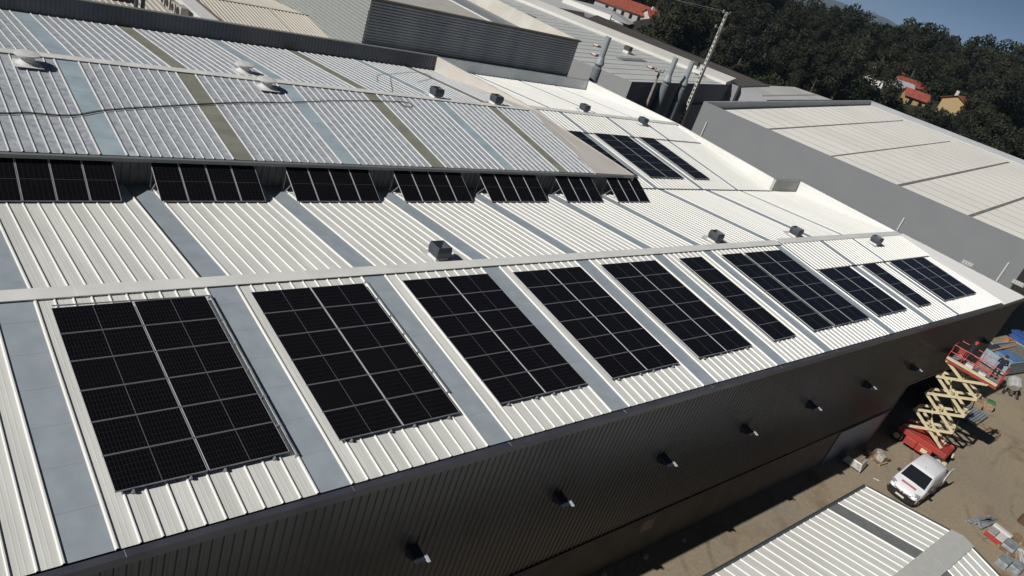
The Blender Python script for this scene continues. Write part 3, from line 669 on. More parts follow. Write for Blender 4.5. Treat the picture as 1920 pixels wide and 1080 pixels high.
mb = MB(); mb.box(13.0, 14.2, 47.5, 49.5, -0.6, 0.3); rel(mb.build('rooflight_kerb', TILE), lr2)
# air-conditioning units beside the white parapet
ac0 = None
for i, (x, y) in enumerate([(17.35, 48.3), (17.4, 47.3), (17.45, 46.3), (17.5, 45.1)]):
    if ac0 is None:
        ac0 = thing('air_conditioner', '', 'air conditioner', (x, y, -0.55), 0, 'air conditioners in a row on the beige annex')
        m = MB(); m.box(-0.2, 0.2, -0.4, 0.4, 0.05, 0.75); m.build('casing', mat('ac_casing', (0.40, 0.38, 0.33), 0.5, var=0.1), ac0)
        m = MB(); m.tube([(-0.215, 0.08, 0.4), (-0.205, 0.08, 0.4)], 0.27, 20); m.build('fan_grille', BLACK, ac0)
        m = MB(); m.box(-0.22, 0.22, -0.34, -0.28, 0, 0.05); m.box(-0.22, 0.22, 0.28, 0.34, 0, 0.05); m.build('foot_rail', GALV, ac0); o = ac0
    else: o = copy_tree(ac0)
    o.location = (x, y, -0.55)
    o['label'] = ['air conditioner farthest from the dark parapet in the row of four', 'second farthest air conditioner in the row beside the white parapet', 'second nearest air conditioner in the row beside the white parapet', 'larger air conditioner nearest the dark parapet, dark fan showing'][i]
    if i == 3: o.scale = (1.3, 1.3, 1.15)
t = thing('pipe_vent', 'dark twin-pipe vent on a white base on the beige annex roof', 'roof vent', (14.85, 45.6, -0.65))
m = MB(); m.box(-0.6, 0.6, -0.6, 0.6, 0.0, 0.08); m.build('base_flashing', VWHITE, t)
for dx in (-0.22, 0.22): m = MB(); m.tube([(dx, 0, 0.08), (dx, 0, 0.9), (dx + 0.2, 0, 1.05)], 0.14, 12); m.build('pipe', VGREY, t)

# long grey-walled shed on the right
ws = thing('grey_walled_shed', 'large shed with white flat roof and plain mid-grey long side wall at right', 'warehouse', (100, 30, GZ))
A = Vector((71.35, 38.22)); D = Vector((81.1, 4.4)); Bv = Vector((157.3, 59.2)); Cc = Vector((172.5, 14.0))
WG = mat('shed_grey_wall', (0.205, 0.215, 0.225), 0.6, var=0.03, vscale=0.4)
WI = mat('shed_parapet_inner', (0.33, 0.34, 0.36), 0.6, var=0.06, vscale=0.3)
def uvp(s, t):  # s along A->B, t along A->D
    return (A + (Bv - A) * s) * (1 - t) + (D + (Cc - D) * s) * t
mb = MB(); poly_wall(mb, D, A, GZ, 1.0); poly_wall(mb, A, Bv, GZ, 1.0); poly_wall(mb, Bv, Cc, GZ, 1.0); poly_wall(mb, Cc, D, GZ, 1.0); mb.f = [f[::-1] for f in mb.f]
rel(mb.build('wall', WG), ws)
inn = 0.25; a2 = A + (Bv - A).normalized() * inn + (D - A).normalized() * inn; b2 = Bv - (Bv - A).normalized() * inn + (Cc - Bv).normalized() * inn
d2 = D + (Cc - D).normalized() * inn; c2_ = Cc - (Cc - D).normalized() * inn
mb = MB()
for p, q, p2, q2 in ((A, Bv, a2, b2), (D, A, d2, a2), (Bv, Cc, b2, c2_)):
    mb.face([(p.x, p.y, 1.0), (q.x, q.y, 1.0), (q2.x, q2.y, 1.0), (p2.x, p2.y, 1.0)]); mb.face([(p2.x, p2.y, 1.0), (q2.x, q2.y, 1.0), (q2.x, q2.y, -0.2), (p2.x, p2.y, -0.2)])
rel(mb.build('parapet', WI), ws)
mb = MB(); RS, RT = 1, 1
mb.face([(p.x, p.y, 0.15) for p in (d2, c2_, b2, a2)])
rel(mb.build('roof_sheet', mat('shed_cream_roof', (0.82, 0.80, 0.745), 0.7, var=0.04, vscale=0.08, spec=0.1)), ws)
jt = [0.175, 0.385, 0.595, 0.80]
JM = mat('joint_gutter', (0.20, 0.19, 0.18), 0.7, var=0.2, vscale=0.4)
for k, t_ in enumerate(jt):
    p, q = uvp(0.01, t_), uvp(0.93 if k != 1 else 0.88, t_); m = MB(); m.bar((p.x, p.y, 0.16), (q.x, q.y, 0.16), (0.30, 0.24, 0.42, 0.4)[k], 0.05); rel(m.build('joint_gutter', JM), ws)
m = MB()
for k in range(1, 20):
    s_ = k / 20
    for (t0, t1) in zip([0.0] + jt, jt + [1.0]):
        p, q = uvp(s_, t0 + 0.008), uvp(s_ , t1 - 0.008); m.bar((p.x, p.y, 0.158), (q.x, q.y, 0.158), 0.17, 0.035)
rel(m.build('seam', mat('roof_seam', (0.34, 0.32, 0.29), 0.7)), ws)
m = MB(); dv = (D - A).normalized(); nv = Vector((dv.y, -dv.x)); nv = nv if nv.x < 0 else -nv
for dd, z0, z1 in ((1.3, -3.6, -0.9), (24.0, -5.6, -1.6), (33.9, 0.4, -1.4)):
    p = A + dv * dd + nv * 0.08; m.bar((p.x, p.y, z0 - 4), (p.x, p.y, z1), 0.14)
rel(m.build('downpipe', mat('pale_pipe', (0.5, 0.5, 0.5), 0.5)), ws)
gv = None
for i, (dd, z) in enumerate([(4.2, -4.0), (11.0, -3.8), (22.0, -5.0), (31.0, -3.1), (35.5, -2.8)]):
    p = A + dv * dd + nv * 0.02
    if gv is None:
        gv = thing('louvre_vent', '', 'wall vent', (0, 0, 0), math.atan2(dv.y, dv.x), 'small pale louvres on the grey shed wall')
        m = MB(); m.box(-0.55, 0.55, -0.08, -0.02, -0.22, 0.22); m.build('louvre_frame', mat('louvre_grey', (0.34, 0.35, 0.36), 0.5), gv)
        for q in range(4): m = MB(); m.hexa([(-0.45 + q * 0.23, -0.14, -0.17), (-0.30 + q * 0.23, -0.14, -0.17), (-0.30 + q * 0.23, -0.09, -0.17), (-0.45 + q * 0.23, -0.09, -0.17), (-0.45 + q * 0.23, -0.2, 0.15), (-0.30 + q * 0.23, -0.2, 0.15), (-0.30 + q * 0.23, -0.09, 0.17), (-0.45 + q * 0.23, -0.09, 0.17)]); m.build('slat', VWHITE, gv)
        o = gv
    else: o = copy_tree(gv)
    o.location = (p.x, p.y, z)
    o['label'] = 'small pale slatted louvre on the long grey shed wall, %s from the left' % ordn[i]

# light grey roofed works building with navy shaded wall
wk = thing('grey_works', 'works building with light grey ribbed roof and navy end wall behind the flues', 'factory', (75, 55, GZ))
mb = MB(); poly = [(58.93, 48.54), (62.75, 41.84), (93.53, 49.72), (89.14, 49.88 + 0.9), (80.14, 66.84), (76.0, 84.0), (52.0, 84.0), (52.0, 60.7)]
zr_ = 1.0
mb2 = MB(); mb2.face([(x, y, zr_ - 0.02) for x, y in [(58.93, 48.54), (62.75, 41.84), (93.53, 49.72), (86.0, 66.84), (78.0, 84.0), (51.5, 84.0), (51.5, 61.55)]])
wkroof = mat('works_roof', (0.52, 0.54, 0.52), 0.5, color2=(0.58, 0.59, 0.57), vscale=0.25)
rel(mb2.build('roof_sheet', wkroof), wk)
mb = MB(); dr = (Vector((93.53, 49.72)) - Vector((62.75, 41.84))).normalized(); dl = (Vector((51.5, 61.55)) - Vector((62.75, 41.84))).normalized()
for k in range(26):
    s_ = 0.8 + k * 1.75; p = Vector((62.75, 41.84)) + dl * s_
    L_ = max(3, 31.0 - s_ * 0.12)
    q = p + dr * L_; mb.bar((p.x, p.y, zr_ + 0.01), (q.x, q.y, zr_ - 0.005), 0.10, 0.03)
rel(mb.build('roof_rib', mat('works_rib', (0.50, 0.515, 0.50), 0.6)), wk)
mb = MB(); poly_wall(mb, (51.5, 61.55), (58.93, 48.54), GZ, zr_); poly_wall(mb, (58.93, 48.54), (62.75, 41.84), GZ, zr_); rel(mb.build('side_wall', mat('works_side', (0.30, 0.31, 0.31), 0.6, var=0.04)), wk)
mb = MB(); poly_wall(mb, (62.75, 41.84), (93.53, 49.72), GZ, zr_); rel(mb.build('end_wall', mat('works_navy', (0.075, 0.085, 0.115), 0.6, var=0.05)), wk)
mb = MB()
for s0_, s1_, za, zb in ((0.55, 0.93, -1.6, -3.0), (0.2, 0.28, -4, -2.5)):
    p = Vector((62.75, 41.84)) + (Vector((93.53, 49.72)) - Vector((62.75, 41.84))) * s0_; q = Vector((62.75, 41.84)) + (Vector((93.53, 49.72)) - Vector((62.75, 41.84))) * s1_
    mb.hexa([(p.x, p.y - 0.5, zb), (q.x, q.y - 0.5, zb), (q.x, q.y - 0.05, zb), (p.x, p.y - 0.05, zb), (p.x, p.y - 0.5, za), (q.x, q.y - 0.5, za), (q.x, q.y - 0.05, za), (p.x, p.y - 0.05, za)])
rel(mb.build('canopy', mat('works_canopy', (0.06, 0.07, 0.10), 0.6)), wk)
mb = MB(); 
for (p, q, w_) in (((71.5, 52.2), (78.5, 54.2), 0.95), ((66.5, 68.0), (71.5, 69.6), 1.2), ((60.0, 73.0), (65, 74.6), 1.2)): mb.bar((p[0], p[1], 1.05), (q[0], q[1], 1.05), w_, 0.06)
rel(mb.build('skylight', mat('works_skylight', (0.19, 0.22, 0.22), 0.5)), wk)
# small roof hatches
hv = None
for i, (x, y, lb) in enumerate([(66.4, 51.6, 'small rusty white hatch on the works roof nearest the first flue'), (72.5, 57.4, 'small rusty white hatch in the middle of the works roof'), (67.5, 64.6, 'small rusty white hatch far left on the works roof'), (75.5, 50.3, 'small rusty white hatch beside the dark skylight strip')]):
    if hv is None:
        hv = thing('roof_hatch', lb, 'roof hatch', (x, y, 1.0), 0.25, 'small rusty hatches on the works roof')
        m = MB(); m.box(-0.55, 0.55, -0.35, 0.35, 0.0, 0.1); m.build('kerb', TILE, hv); m = MB(); m.box(-0.35, 0.5, -0.28, 0.28, 0.1, 0.25); m.build('lid', VWHITE, hv); o = hv
    else: o = copy_tree(hv)
    o.location = (x, y, 1.0); o['label'] = lb
for i, (x, y, z, lb) in enumerate([(78.0, 57.0, 1.0, 'dark brown box vent on the works roof'), (86.5, 52.0, 1.8, 'dark brown box vent on the white strip near the brown roof')]):
    t = thing('box_vent', lb, 'roof vent', (x, y, z), 0.25); m = MB(); m.box(-0.5, 0.5, -0.4, 0.4, 0, 0.35); m.build('base_flashing', VWHITE, t); m = MB(); m.box(-0.5, 0.45, -0.42, 0.42, 0.36, 0.9); m.build('hood', mat('brown_hood', (0.07, 0.05, 0.04), 0.7), t)
# white parapet strip + brown roofed hall
bh = thing('brown_roofed_hall', 'long hall with dark brown roof edged by a white parapet, in front of the wood', 'warehouse', (95, 65, GZ))
Pp = [(83.31, 45.96 + 3.6), (73.01, 82.0)]
mb = MB(); mb.hexa([(90.0, 48.9, GZ), (94.2, 49.9, GZ), (79.6, 84, GZ), (76.2, 84, GZ), (90.3, 48.9, 1.35), (93.6, 49.85, 1.9), (79.4, 84, 1.9), (76.4, 84, 1.35)]); rel(mb.build('parapet', mat('strip_white', (0.60, 0.59, 0.55), 0.6, var=0.05, vscale=0.3)), bh)
BR = mat('brown_sheet', (0.060, 0.050, 0.044), 0.7, color2=(0.085, 0.072, 0.062), vscale=0.4)
z_ = 1.2
rb = [(80.5, 81.5), (86.6, 67.3), (92.7, 48.4), (108.5, 53.2), (102.6, 71.6), (99.3, 84.6), (91.9, 79.1), (86.5, 81.9)]
mb = MB(); mb.face([(x, y, z_) for x, y in rb]); rel(mb.build('roof_sheet', BR), bh)
mb = MB()
for a, b_ in zip(rb, rb[1:] + rb[:1]): poly_wall(mb, a, b_, GZ, z_ - 0.01)
rel(mb.build('wall', mat('brown_hall_wall', (0.25, 0.25, 0.27), 0.7)), bh)
mb = MB()
for k in range(1, 5):
    t_ = k / 5; p = Vector(rb[1]) * (1 - t_) + Vector(rb[4]) * t_; q = Vector(rb[2]) * (1 - t_) + Vector(rb[3]) * t_; mb.bar((p.x, p.y, z_ + 0.02), (q.x, q.y, z_ + 0.02), 0.12, 0.05)
rel(mb.build('roof_lap', mat('brown_lap', (0.10, 0.09, 0.08), 0.7)), bh)
# small white roof behind the grey shed
vs = thing('small_white_shed', 'small white-roofed shed just beyond the grey shed parapet, before the wood', 'shed', (115, 52, GZ))
vp = [(94.1, 50.1), (122.85, 57.11), (128.05, 52.43), (93.7, 44.04)]
mb = MB(); mb.face([(vp[0][0], vp[0][1], 1.0), (vp[3][0], vp[3][1], 1.0), (vp[2][0], vp[2][1], 1.0), (vp[1][0], vp[1][1], 1.0)]); rel(mb.build('roof_sheet', mat('small_shed_roof', (0.52, 0.52, 0.50), 0.6, color2=(0.43, 0.44, 0.43), vscale=0.15)), vs)
mb = MB()
for a, b_ in zip(vp, vp[1:] + vp[:1]): poly_wall(mb, a, b_, GZ, 0.99)
rel(mb.build('wall', mat('small_shed_wall', (0.33, 0.34, 0.36), 0.6)), vs)
mb = MB(); mb.bar((95, 45.9, 1.03), (126, 54.2, 1.03), 0.35, 0.05); mb.bar((100, 51.3, 1.03), (101.5, 46.2, 1.03), 0.2, 0.04); mb.bar((110, 53.6, 1.03), (112, 48.6, 1.03), 0.2, 0.04)
rel(mb.build('seam', MATS['roof_seam']), vs)

# flues
def flue(x, y, z0, z1, r, label, cone=True):
    t = thing('flue', label, 'chimney flue', (x, y, z0), 0, 'grey steel flues beside the works'); h = z1 - z0
    m = MB(); m.tube([(0, 0, 0), (0, 0, h - 3.15), (0, 0, h - 3.0)], [r * .92, r * .92, r * 0.6], 18); m.build('duct', FLUE, t)
    m = MB(); m.tube([(0, 0, h - 3.0), (0, 0, h - 2.75), (0, 0, h - 2.65), (0, 0, h - 2.0)], [r * 0.62, r * 1.0, r * 1.0, r * 0.62], 18); m.build('cowl', mat('flue_light', (0.30, 0.335, 0.35), 0.5, metal=0.1), t)
    m = MB(); m.tube([(0, 0, h - 2.05), (0, 0, h)], r * 0.62, 18, cap=False); m.tube([(0, 0, h - 0.2), (0, 0, h - 0.19)], r * 0.60, 18); m.build('stack', MATS['flue_light'], t, smooth=False)
    return t
flue(56.5, 41.5, GZ, 5.0, 0.5, 'grey steel flue standing alone left of the others, in front of the works side wall')
flue(70.2, 43.2, GZ, 4.1, 0.5, 'grey steel flue right beside the short wooden pole')
flue(73.0, 42.9, GZ, 4.1, 0.48, 'grey steel flue between the wooden pole and the tall concrete pole')
# poles
t = thing('concrete_pole', 'tall pale concrete utility pole with crossarms and rows of holes', 'utility pole', (78.0, 44.6, GZ))
m = MB(); H = 19.9
m.hexa([(-0.30, -0.24, 0), (0.30, -0.24, 0), (0.30, 0.24, 0), (-0.30, 0.24, 0), (-0.15, -0.12, H), (0.15, -0.12, H), (0.15, 0.12, H), (-0.15, 0.12, H)]); m.build('shaft', CONC, t)
m = MB()
for k in range(34):
    z = 3 + k * 0.52; w_ = 0.24 - 0.12 * z / H; xf = -0.305 + 0.15 * z / H; m.box(xf, xf + 0.02, -w_ * 0.55, w_ * 0.55, z, z + 0.26)
m.build('recess', BLACK, t)
for z, L_ in ((H - 0.15, 0.9), (H - 1.9, 1.2)):
    m = MB(); m.bar((-L_, 0, z), (L_ * 0.7, 0, z), 0.1); m.build('crossarm', GALV, t)
    for q in (-L_ + 0.08, L_ * 0.6): m = MB(); m.tube([(q, 0, z), (q, 0, z + 0.12), (q, 0, z + 0.3)], [0.05, 0.09, 0.05], 8); m.build('insulator', mat('porcelain', (0.3, 0.26, 0.22), 0.3), t)
mb = MB()
def wirepts(a, b_, sag): return [Vector(a).lerp(Vector(b_), i / 12) - Vector((0, 0, sag * (1 - (2 * i / 12 - 1) ** 2))) for i in range(13)]
mb.tube(wirepts((77.2, 44.6, GZ + H), (60.0, 110, 8), 1.5), 0.011, 4); mb.tube(wirepts((78.5, 44.6, GZ + H), (150, 120, 8), 1.5), 0.009, 4)
tag(mb.build('overhead_wire', GALV), 'thin overhead wire running from the tall concrete pole over the wood', 'wire')
t = thing('wooden_pole', 'short brown wooden pole with insulators and cables, left of the flues', 'utility pole', (66.8, 42.0, GZ))
m = MB(); m.tube([(0, 0, 0), (0, 0, 12.6)], [0.2, 0.13], 12); m.build('shaft', POLEW, t, smooth=True)
m = MB(); m.bar((-0.9, 0, 12.3), (0.7, 0, 12.3), 0.09); m.build('crossarm', GALV, t)
m = MB(); m.tube([(0.3, -0.1, 3), (0.32, -0.1, 8), (0.5, -0.1, 11.2)], 0.07, 6); m.tube([(0.15, -0.1, 6.5), (0.9, -0.2, 7.2), (1.3, -0.2, 6.2), (1.0, -0.2, 5.6)], 0.11, 8); m.build('cable_bundle', mat('grey_cable', (0.2, 0.2, 0.2), 0.6), t)
for q in (-0.8, 0.6): m = MB(); m.tube([(q, 0, 12.3), (q, 0, 12.7)], [0.09, 0.07], 8); m.build('insulator', MATS['porcelain'], t)

# white office blocks, grey roofed house, red roofed villa
def block(name, label, cat, pts, zt, wallm, roofm, par=0.5, extra=None):
    cx = sum(p[0] for p in pts) / len(pts); cy = sum(p[1] for p in pts) / len(pts)
    zg = min(-9.85, terrain_h(cx, cy)); t = thing(name, label, cat, (cx, cy, zg))
    m = MB()
    for a, b_ in zip(pts, pts[1:] + pts[:1]): poly_wall(m, a, b_, zg, zt)
    rel(m.build('wall', wallm), t); m = MB(); m.face([(x, y, zt - par) for x, y in pts]); rel(m.build('roof', roofm), t)
    return t
t = block('white_factory', 'white flat-roofed factory with bright parapet at the top edge', 'factory', [(124, 112), (133.5, 108.4), (136.2, 118.0), (118, 160), (75, 160), (84, 103)], -2.4, mat('factory_white', (0.60, 0.60, 0.59), 0.6, var=0.04), mat('factory_roof', (0.50, 0.51, 0.50), 0.6, var=0.05, vscale=0.2), par=0.3)
m = MB(); pa, pb = Vector((124.0, 107.8)), Vector((133.0, 112.2)); m.bar((pb.x, pb.y, -2.3), (127, 122.5, -2.3), 1.2, 1.3); rel(m.build('parapet', mat('factory_parapet', (0.72, 0.71, 0.68), 0.5)), t)
t = block('grey_roofed_house', 'house with light grey hipped sheet roof below the red-tiled villa', 'house', [(155.6, 126.2), (162.0, 131.3), (166, 140), (153, 146), (147, 133)], -4.6, mat('house_grey_wall', (0.20, 0.205, 0.22), 0.7), WG)
m = MB(); e = [(155.2, 125.6), (163, 131.0), (168.5, 141), (153, 148), (145.5, 131.5)]; rg = [(158, 137), (153.5, 131.0)]
m.face([(e[0][0], e[0][1], -4.5), (e[1][0], e[1][1], -4.5), (rg[0][0], rg[0][1], -3.1), (rg[1][0], rg[1][1], -3.1)]); m.face([(e[1][0], e[1][1], -4.5), (e[2][0], e[2][1], -4.5), (rg[0][0], rg[0][1], -3.1)]); m.face([(e[2][0], e[2][1], -4.5), (e[3][0], e[3][1], -4.5), (rg[0][0], rg[0][1], -3.1)])
m.face([(e[3][0], e[3][1], -4.5), (e[4][0], e[4][1], -4.5), (rg[1][0], rg[1][1], -3.1), (rg[0][0], rg[0][1], -3.1)]); m.face([(e[4][0], e[4][1], -4.5), (e[0][0], e[0][1], -4.5), (rg[1][0], rg[1][1], -3.1)])
rel(m.build('hip_roof', mat('house_grey_roof', (0.38, 0.39, 0.40), 0.6, var=0.05)), t)
def house(x, y, z, w_, l_, h, rz, label, wallm=REND, roofm=TILE, rh=1.8, ov=0.5, name='hill_house', group='houses among the trees on the hillside'):
    t = thing(name, label, 'house', (x, y, z), rz, group)
    m = MB(); m.box(-w_ / 2, w_ / 2, -l_ / 2, l_ / 2, -4, h); m.face([(-w_ / 2, -l_ / 2, h), (w_ / 2, -l_ / 2, h), (0, -l_ / 2, h + rh)]); m.face([(w_ / 2, l_ / 2, h), (-w_ / 2, l_ / 2, h), (0, l_ / 2, h + rh)]); m.build('wall', wallm, t)
    m = MB(); a = w_ / 2 + ov; zz = h - rh * ov / (w_ / 2); L_ = l_ / 2 + ov
    for s in (-1, 1):
        q = [(s * a, -L_, zz + 0.05), (s * a, L_, zz + 0.05), (0, L_, h + rh + 0.1), (0, -L_, h + rh + 0.1)]; q = q if s > 0 else q[::-1]
        m.hexa([(p[0], p[1], p[2] - 0.12) for p in q] + q)
    rf = m.build('roof', roofm, t)
    m = MB(); m.box(0.6, 1.3, l_ * 0.2, l_ * 0.2 + 0.8, h + 0.4, h + rh + 0.9); m.build('chimney', REND, rf)
    for k in range(max(2, int(l_ / 2.6))):
        for s in (-1, 1):
            yy = -l_ / 2 + 1.3 + k * 2.4; m = MB(); m.box(s * w_ / 2 - 0.03, s * w_ / 2 + 0.03, yy - 0.45, yy + 0.45, h - 2.1, h - 0.8); m.build('window', GLASS, t)
    return t
house(171.2, 143.4, -5.5, 8.0, 17.0, 3.0, R(41), 'villa with bright red tiled roof and row of windows above the grey roof', rh=2.2, name='red_roofed_villa', group=None)
house(175.5, 134.0, -4.6, 5.5, 8.0, 2.4, R(70), 'low red-tiled wing standing right of the villa by dark trees', rh=1.6, name='red_roofed_wing', group=None)
HS = [(226.6, 90.5, 6.3, 7, 14, R(75), REND, TILE, 'white hillside house with orange-red roof, highest of the cluster'),
      (211, 77.0, 5.0, 8, 13, R(60), REND, TILE, 'broad white hillside house with dull red roof, right of the highest one'),
      (206, 60.3, 5.8, 8, 17, R(100), YREND, mat('dark_tiles', (0.26, 0.075, 0.05), 0.8, var=0.2), 'long hillside house with dark red roof, rightmost of the cluster'),
      (226, 99.0, 5.0, 5, 6, R(80), REND, TILE, 'tiny white hillside house left of the highest one'),
      (198, 67.5, 3.6, 5, 7, R(40), YREND, TILE, 'small yellow hillside house below the long dark roof'),
      (203, 74.5, 4.2, 5, 9, R(60), mat('pale_blue_wall', (0.36, 0.40, 0.52), 0.7), mat('pale_roof', (0.38, 0.40, 0.45), 0.7), 'pale blue-grey house in the middle of the hillside cluster'),
      (199, 79.5, 2.6, 5, 6, R(20), YREND, REND, 'small cream flat house at the left foot of the cluster'),
      (214, 112, 2.0, 6, 9, R(70), REND, TILE, 'small house with faded red roof half hidden by trees, left of the cluster'),
      (196, 137, -2.5, 5, 8, R(70), REND, TILE, 'red roof glimpsed between dark trees behind the tall pole')]
house_spots = []
for x, y, z, w_, l_, rz, wm, rm, lb in HS:
    house(x, y, z - 3.2, w_ * 0.7, l_ * 0.75, 2.2, rz, lb, wm, rm, rh=1.3); house_spots.append((x, y, z))

# ------------------------------------------------------------------ trees
def leaf_material(name, c1, c2):
    m = bpy.data.materials.new(name); m.use_nodes = True; nt = m.node_tree; b_ = nt.nodes['Principled BSDF']; b_.inputs['Roughness'].default_value = 0.7
    b_.inputs['Specular IOR Level'].default_value = 0.25
    g = nt.nodes.new('ShaderNodeNewGeometry'); oi = nt.nodes.new('ShaderNodeObjectInfo')
    ad = nt.nodes.new('ShaderNodeMath'); ad.operation = 'ADD'; nt.links.new(g.outputs['Random Per Island'], ad.inputs[0]); nt.links.new(oi.outputs['Random'], ad.inputs[1])
    ml = nt.nodes.new('ShaderNodeMath'); ml.operation = 'MULTIPLY'; ml.inputs[1].default_value = 0.5; nt.links.new(ad.outputs[0], ml.inputs[0])
    mx = nt.nodes.new('ShaderNodeMix'); mx.data_type = 'RGBA'; nt.links.new(ml.outputs[0], mx.inputs['Factor']); mx.inputs[6].default_value = c1 + (1,); mx.inputs[7].default_value = c2 + (1,)
    nn = nt.nodes.new('ShaderNodeTexNoise'); nn.inputs['Scale'].default_value = 0.11; nn.inputs['Detail'].default_value = 3; nt.links.new(g.outputs['Position'], nn.inputs['Vector'])
    rr_ = nt.nodes.new('ShaderNodeValToRGB'); nt.links.new(nn.outputs['Fac'], rr_.inputs[0]); rr_.color_ramp.elements[0].position = 0.36; rr_.color_ramp.elements[0].color = (0.45, 0.5, 0.5, 1); rr_.color_ramp.elements[1].position = 0.66; rr_.color_ramp.elements[1].color = (1.7, 1.6, 1.2, 1)
    m2 = nt.nodes.new('ShaderNodeMix'); m2.data_type = 'RGBA'; m2.blend_type = 'MULTIPLY'; m2.inputs['Factor'].default_value = 1.0
    nt.links.new(mx.outputs[2], m2.inputs[6]); nt.links.new(rr_.outputs[0], m2.inputs[7]); nt.links.new(m2.outputs[2], b_.inputs['Base Color']); return m
LEAF = [leaf_material('pine_foliage', (0.007, 0.010, 0.005), (0.018, 0.022, 0.010)), leaf_material('eucalyptus_foliage', (0.009, 0.012, 0.007), (0.024, 0.027, 0.015)), leaf_material('oak_foliage', (0.008, 0.012, 0.005), (0.022, 0.028, 0.010))]
BARK = mat('bark', (0.09, 0.07, 0.055), 0.9)
rng = np.random.default_rng(5)
def crown_faces(n_leaf, H, rad, kind, size):
    """leaf quads spread through a lumpy crown; returns (N*4,3)"""
    lobes = []
    nl = {0: 9, 1: 7, 2: 8}[kind]
    for i in range(nl):
        t = (i + 0.5) / nl; a = rng.uniform(0, 6.28)
        if kind == 0: z = H * (0.25 + 0.72 * t); rr = rad * (1.05 - 0.75 * t); lobes.append((math.cos(a) * rr * 0.35, math.sin(a) * rr * 0.35, z, rr * 0.75, rr * 0.55))
        elif kind == 1: z = H * (0.42 + 0.5 * t); rr = rad * rng.uniform(0.45, 0.75); lobes.append((math.cos(a) * rad * 0.5, math.sin(a) * rad * 0.5, z, rr, rr * 0.8))
        else: z = H * (0.35 + 0.5 * t); rr = rad * rng.uniform(0.55, 0.8); lobes.append((math.cos(a) * rad * 0.55, math.sin(a) * rad * 0.55, z, rr, rr * 0.75))
    L = np.array(lobes); w_ = L[:, 3] ** 2; pick = rng.choice(len(L), n_leaf, p=w_ / w_.sum())
    d = rng.normal(size=(n_leaf, 3)); d /= np.linalg.norm(d, axis=1)[:, None]; r = rng.uniform(0.55, 1.05, n_leaf) ** 0.6
    c = L[pick, :3] + d * r[:, None] * np.stack([L[pick, 3], L[pick, 3], L[pick, 4]], 1)
    u = rng.normal(size=(n_leaf, 3)); u /= np.linalg.norm(u, axis=1)[:, None]; v = np.cross(u, d); v /= np.linalg.norm(v, axis=1)[:, None] + 1e-6
    s = size * rng.uniform(0.5, 1.2, n_leaf)[:, None]
    return np.stack([c - u * s - v * s * 0.6, c + u * s - v * s * 0.5, c + u * s * 0.8 + v * s * 0.6, c - u * s * 0.7 + v * s * 0.7], 1).reshape(-1, 3)
def quads_obj(name, V_, m):
    n = len(V_) // 4; me = bpy.data.meshes.new(name); me.vertices.add(len(V_)); me.vertices.foreach_set('co', V_.astype(np.float32).ravel())
    me.loops.add(len(V_)); me.loops.foreach_set('vertex_index', np.arange(len(V_), dtype=np.int32)); me.polygons.add(n)
    me.polygons.foreach_set('loop_start', np.arange(0, len(V_), 4, dtype=np.int32)); me.materials.append(m); me.update(calc_edges=True); me.validate()
    o = bpy.data.objects.new(name, me); col.objects.link(o); return o
protos = []
for kind, H, rad, nm in ((0, 13, 2.6, 'pine_tree'), (0, 10, 2.8, 'pine_tree'), (1, 14, 3.0, 'eucalyptus_tree'), (1, 11, 3.4, 'eucalyptus_tree'), (2, 9, 3.8, 'oak_tree'), (2, 7, 3.2, 'oak_tree')):
    t = thing(nm, '', 'tree'); quads = crown_faces(2400, H, rad, kind, 0.22)
    o = quads_obj('crown', quads, LEAF[kind]); o.parent = t
    m = MB(); m.tube([(0, 0, -1), (0.1, 0, H * 0.4), (0.05, 0.1, H * 0.9)], [0.22, 0.15, 0.04], 6)
    for k in range(6):
        a = k * 1.1; z = H * (0.35 + 0.08 * k); m.tube([(0.05, 0, z), (math.cos(a) * rad * 0.6, math.sin(a) * rad * 0.6, z + 1.2)], [0.07, 0.02], 5)
    o = m.build('trunk', BARK, t); protos.append([t, False, H, kind])
camx, camy, camz = cam.location
Rc = cam.rotation_euler.to_matrix(); Fpx = 1413.9
def to_px(p):
    q = Rc.transposed() @ (Vector(p) - cam.location); return (960 + Fpx * q.x / -q.z, 540 - Fpx * q.y / -q.z) if q.z < 0 else (-9, -9)
spots = []; tries = 0
random.seed(21)
while len(spots) < 1150 and tries < 60000:
    tries += 1
    az = R(random.uniform(9, 54)); d = math.sqrt(random.uniform(150 ** 2, 440 ** 2))
    x = camx + math.cos(az) * d; y = camy + math.sin(az) * d
    # leave out the sheds, the offices and the villas
    if d < 184 and az < R(33.5): continue
    if d < 160 and az < R(37): continue
    if az > R(37.0) and d < 150: continue
    if 118 < x < 172 and 100 < y < 152 and az > R(40.3): continue
    if x < 150 and y > 95 and az > R(41): continue
    if az > R(39.3) and d < 246 and x < 200: continue
    bad = False
    for hx_, hy_, hz_ in house_spots:
        hd = math.hypot(hx_ - camx, hy_ - camy); ha = math.atan2(hy_ - camy, hx_ - camx)
        if abs(az - ha) * hd < 4.4 and hd - 24 < d < hd + 5 and random.random() < 0.8: bad = True
    if R(26.2) < az < R(31.2) and (225 < d < 246 or (195 < d <= 225 and random.random() < 0.75)): bad = True
    if bad: continue
    if any((x - a) ** 2 + (y - b_) ** 2 < (19 if d < 300 else 30) for a, b_, _ in spots[-400:]): continue
    spots.append((x, y, d))
spots.sort(key=lambda s: s[2])
LB = {0: 'dark pointed pine', 1: 'loose grey-green eucalyptus', 2: 'rounded dark oak'}
ind = 0; far_quads = []
place_names = ['in the wood behind the sheds']
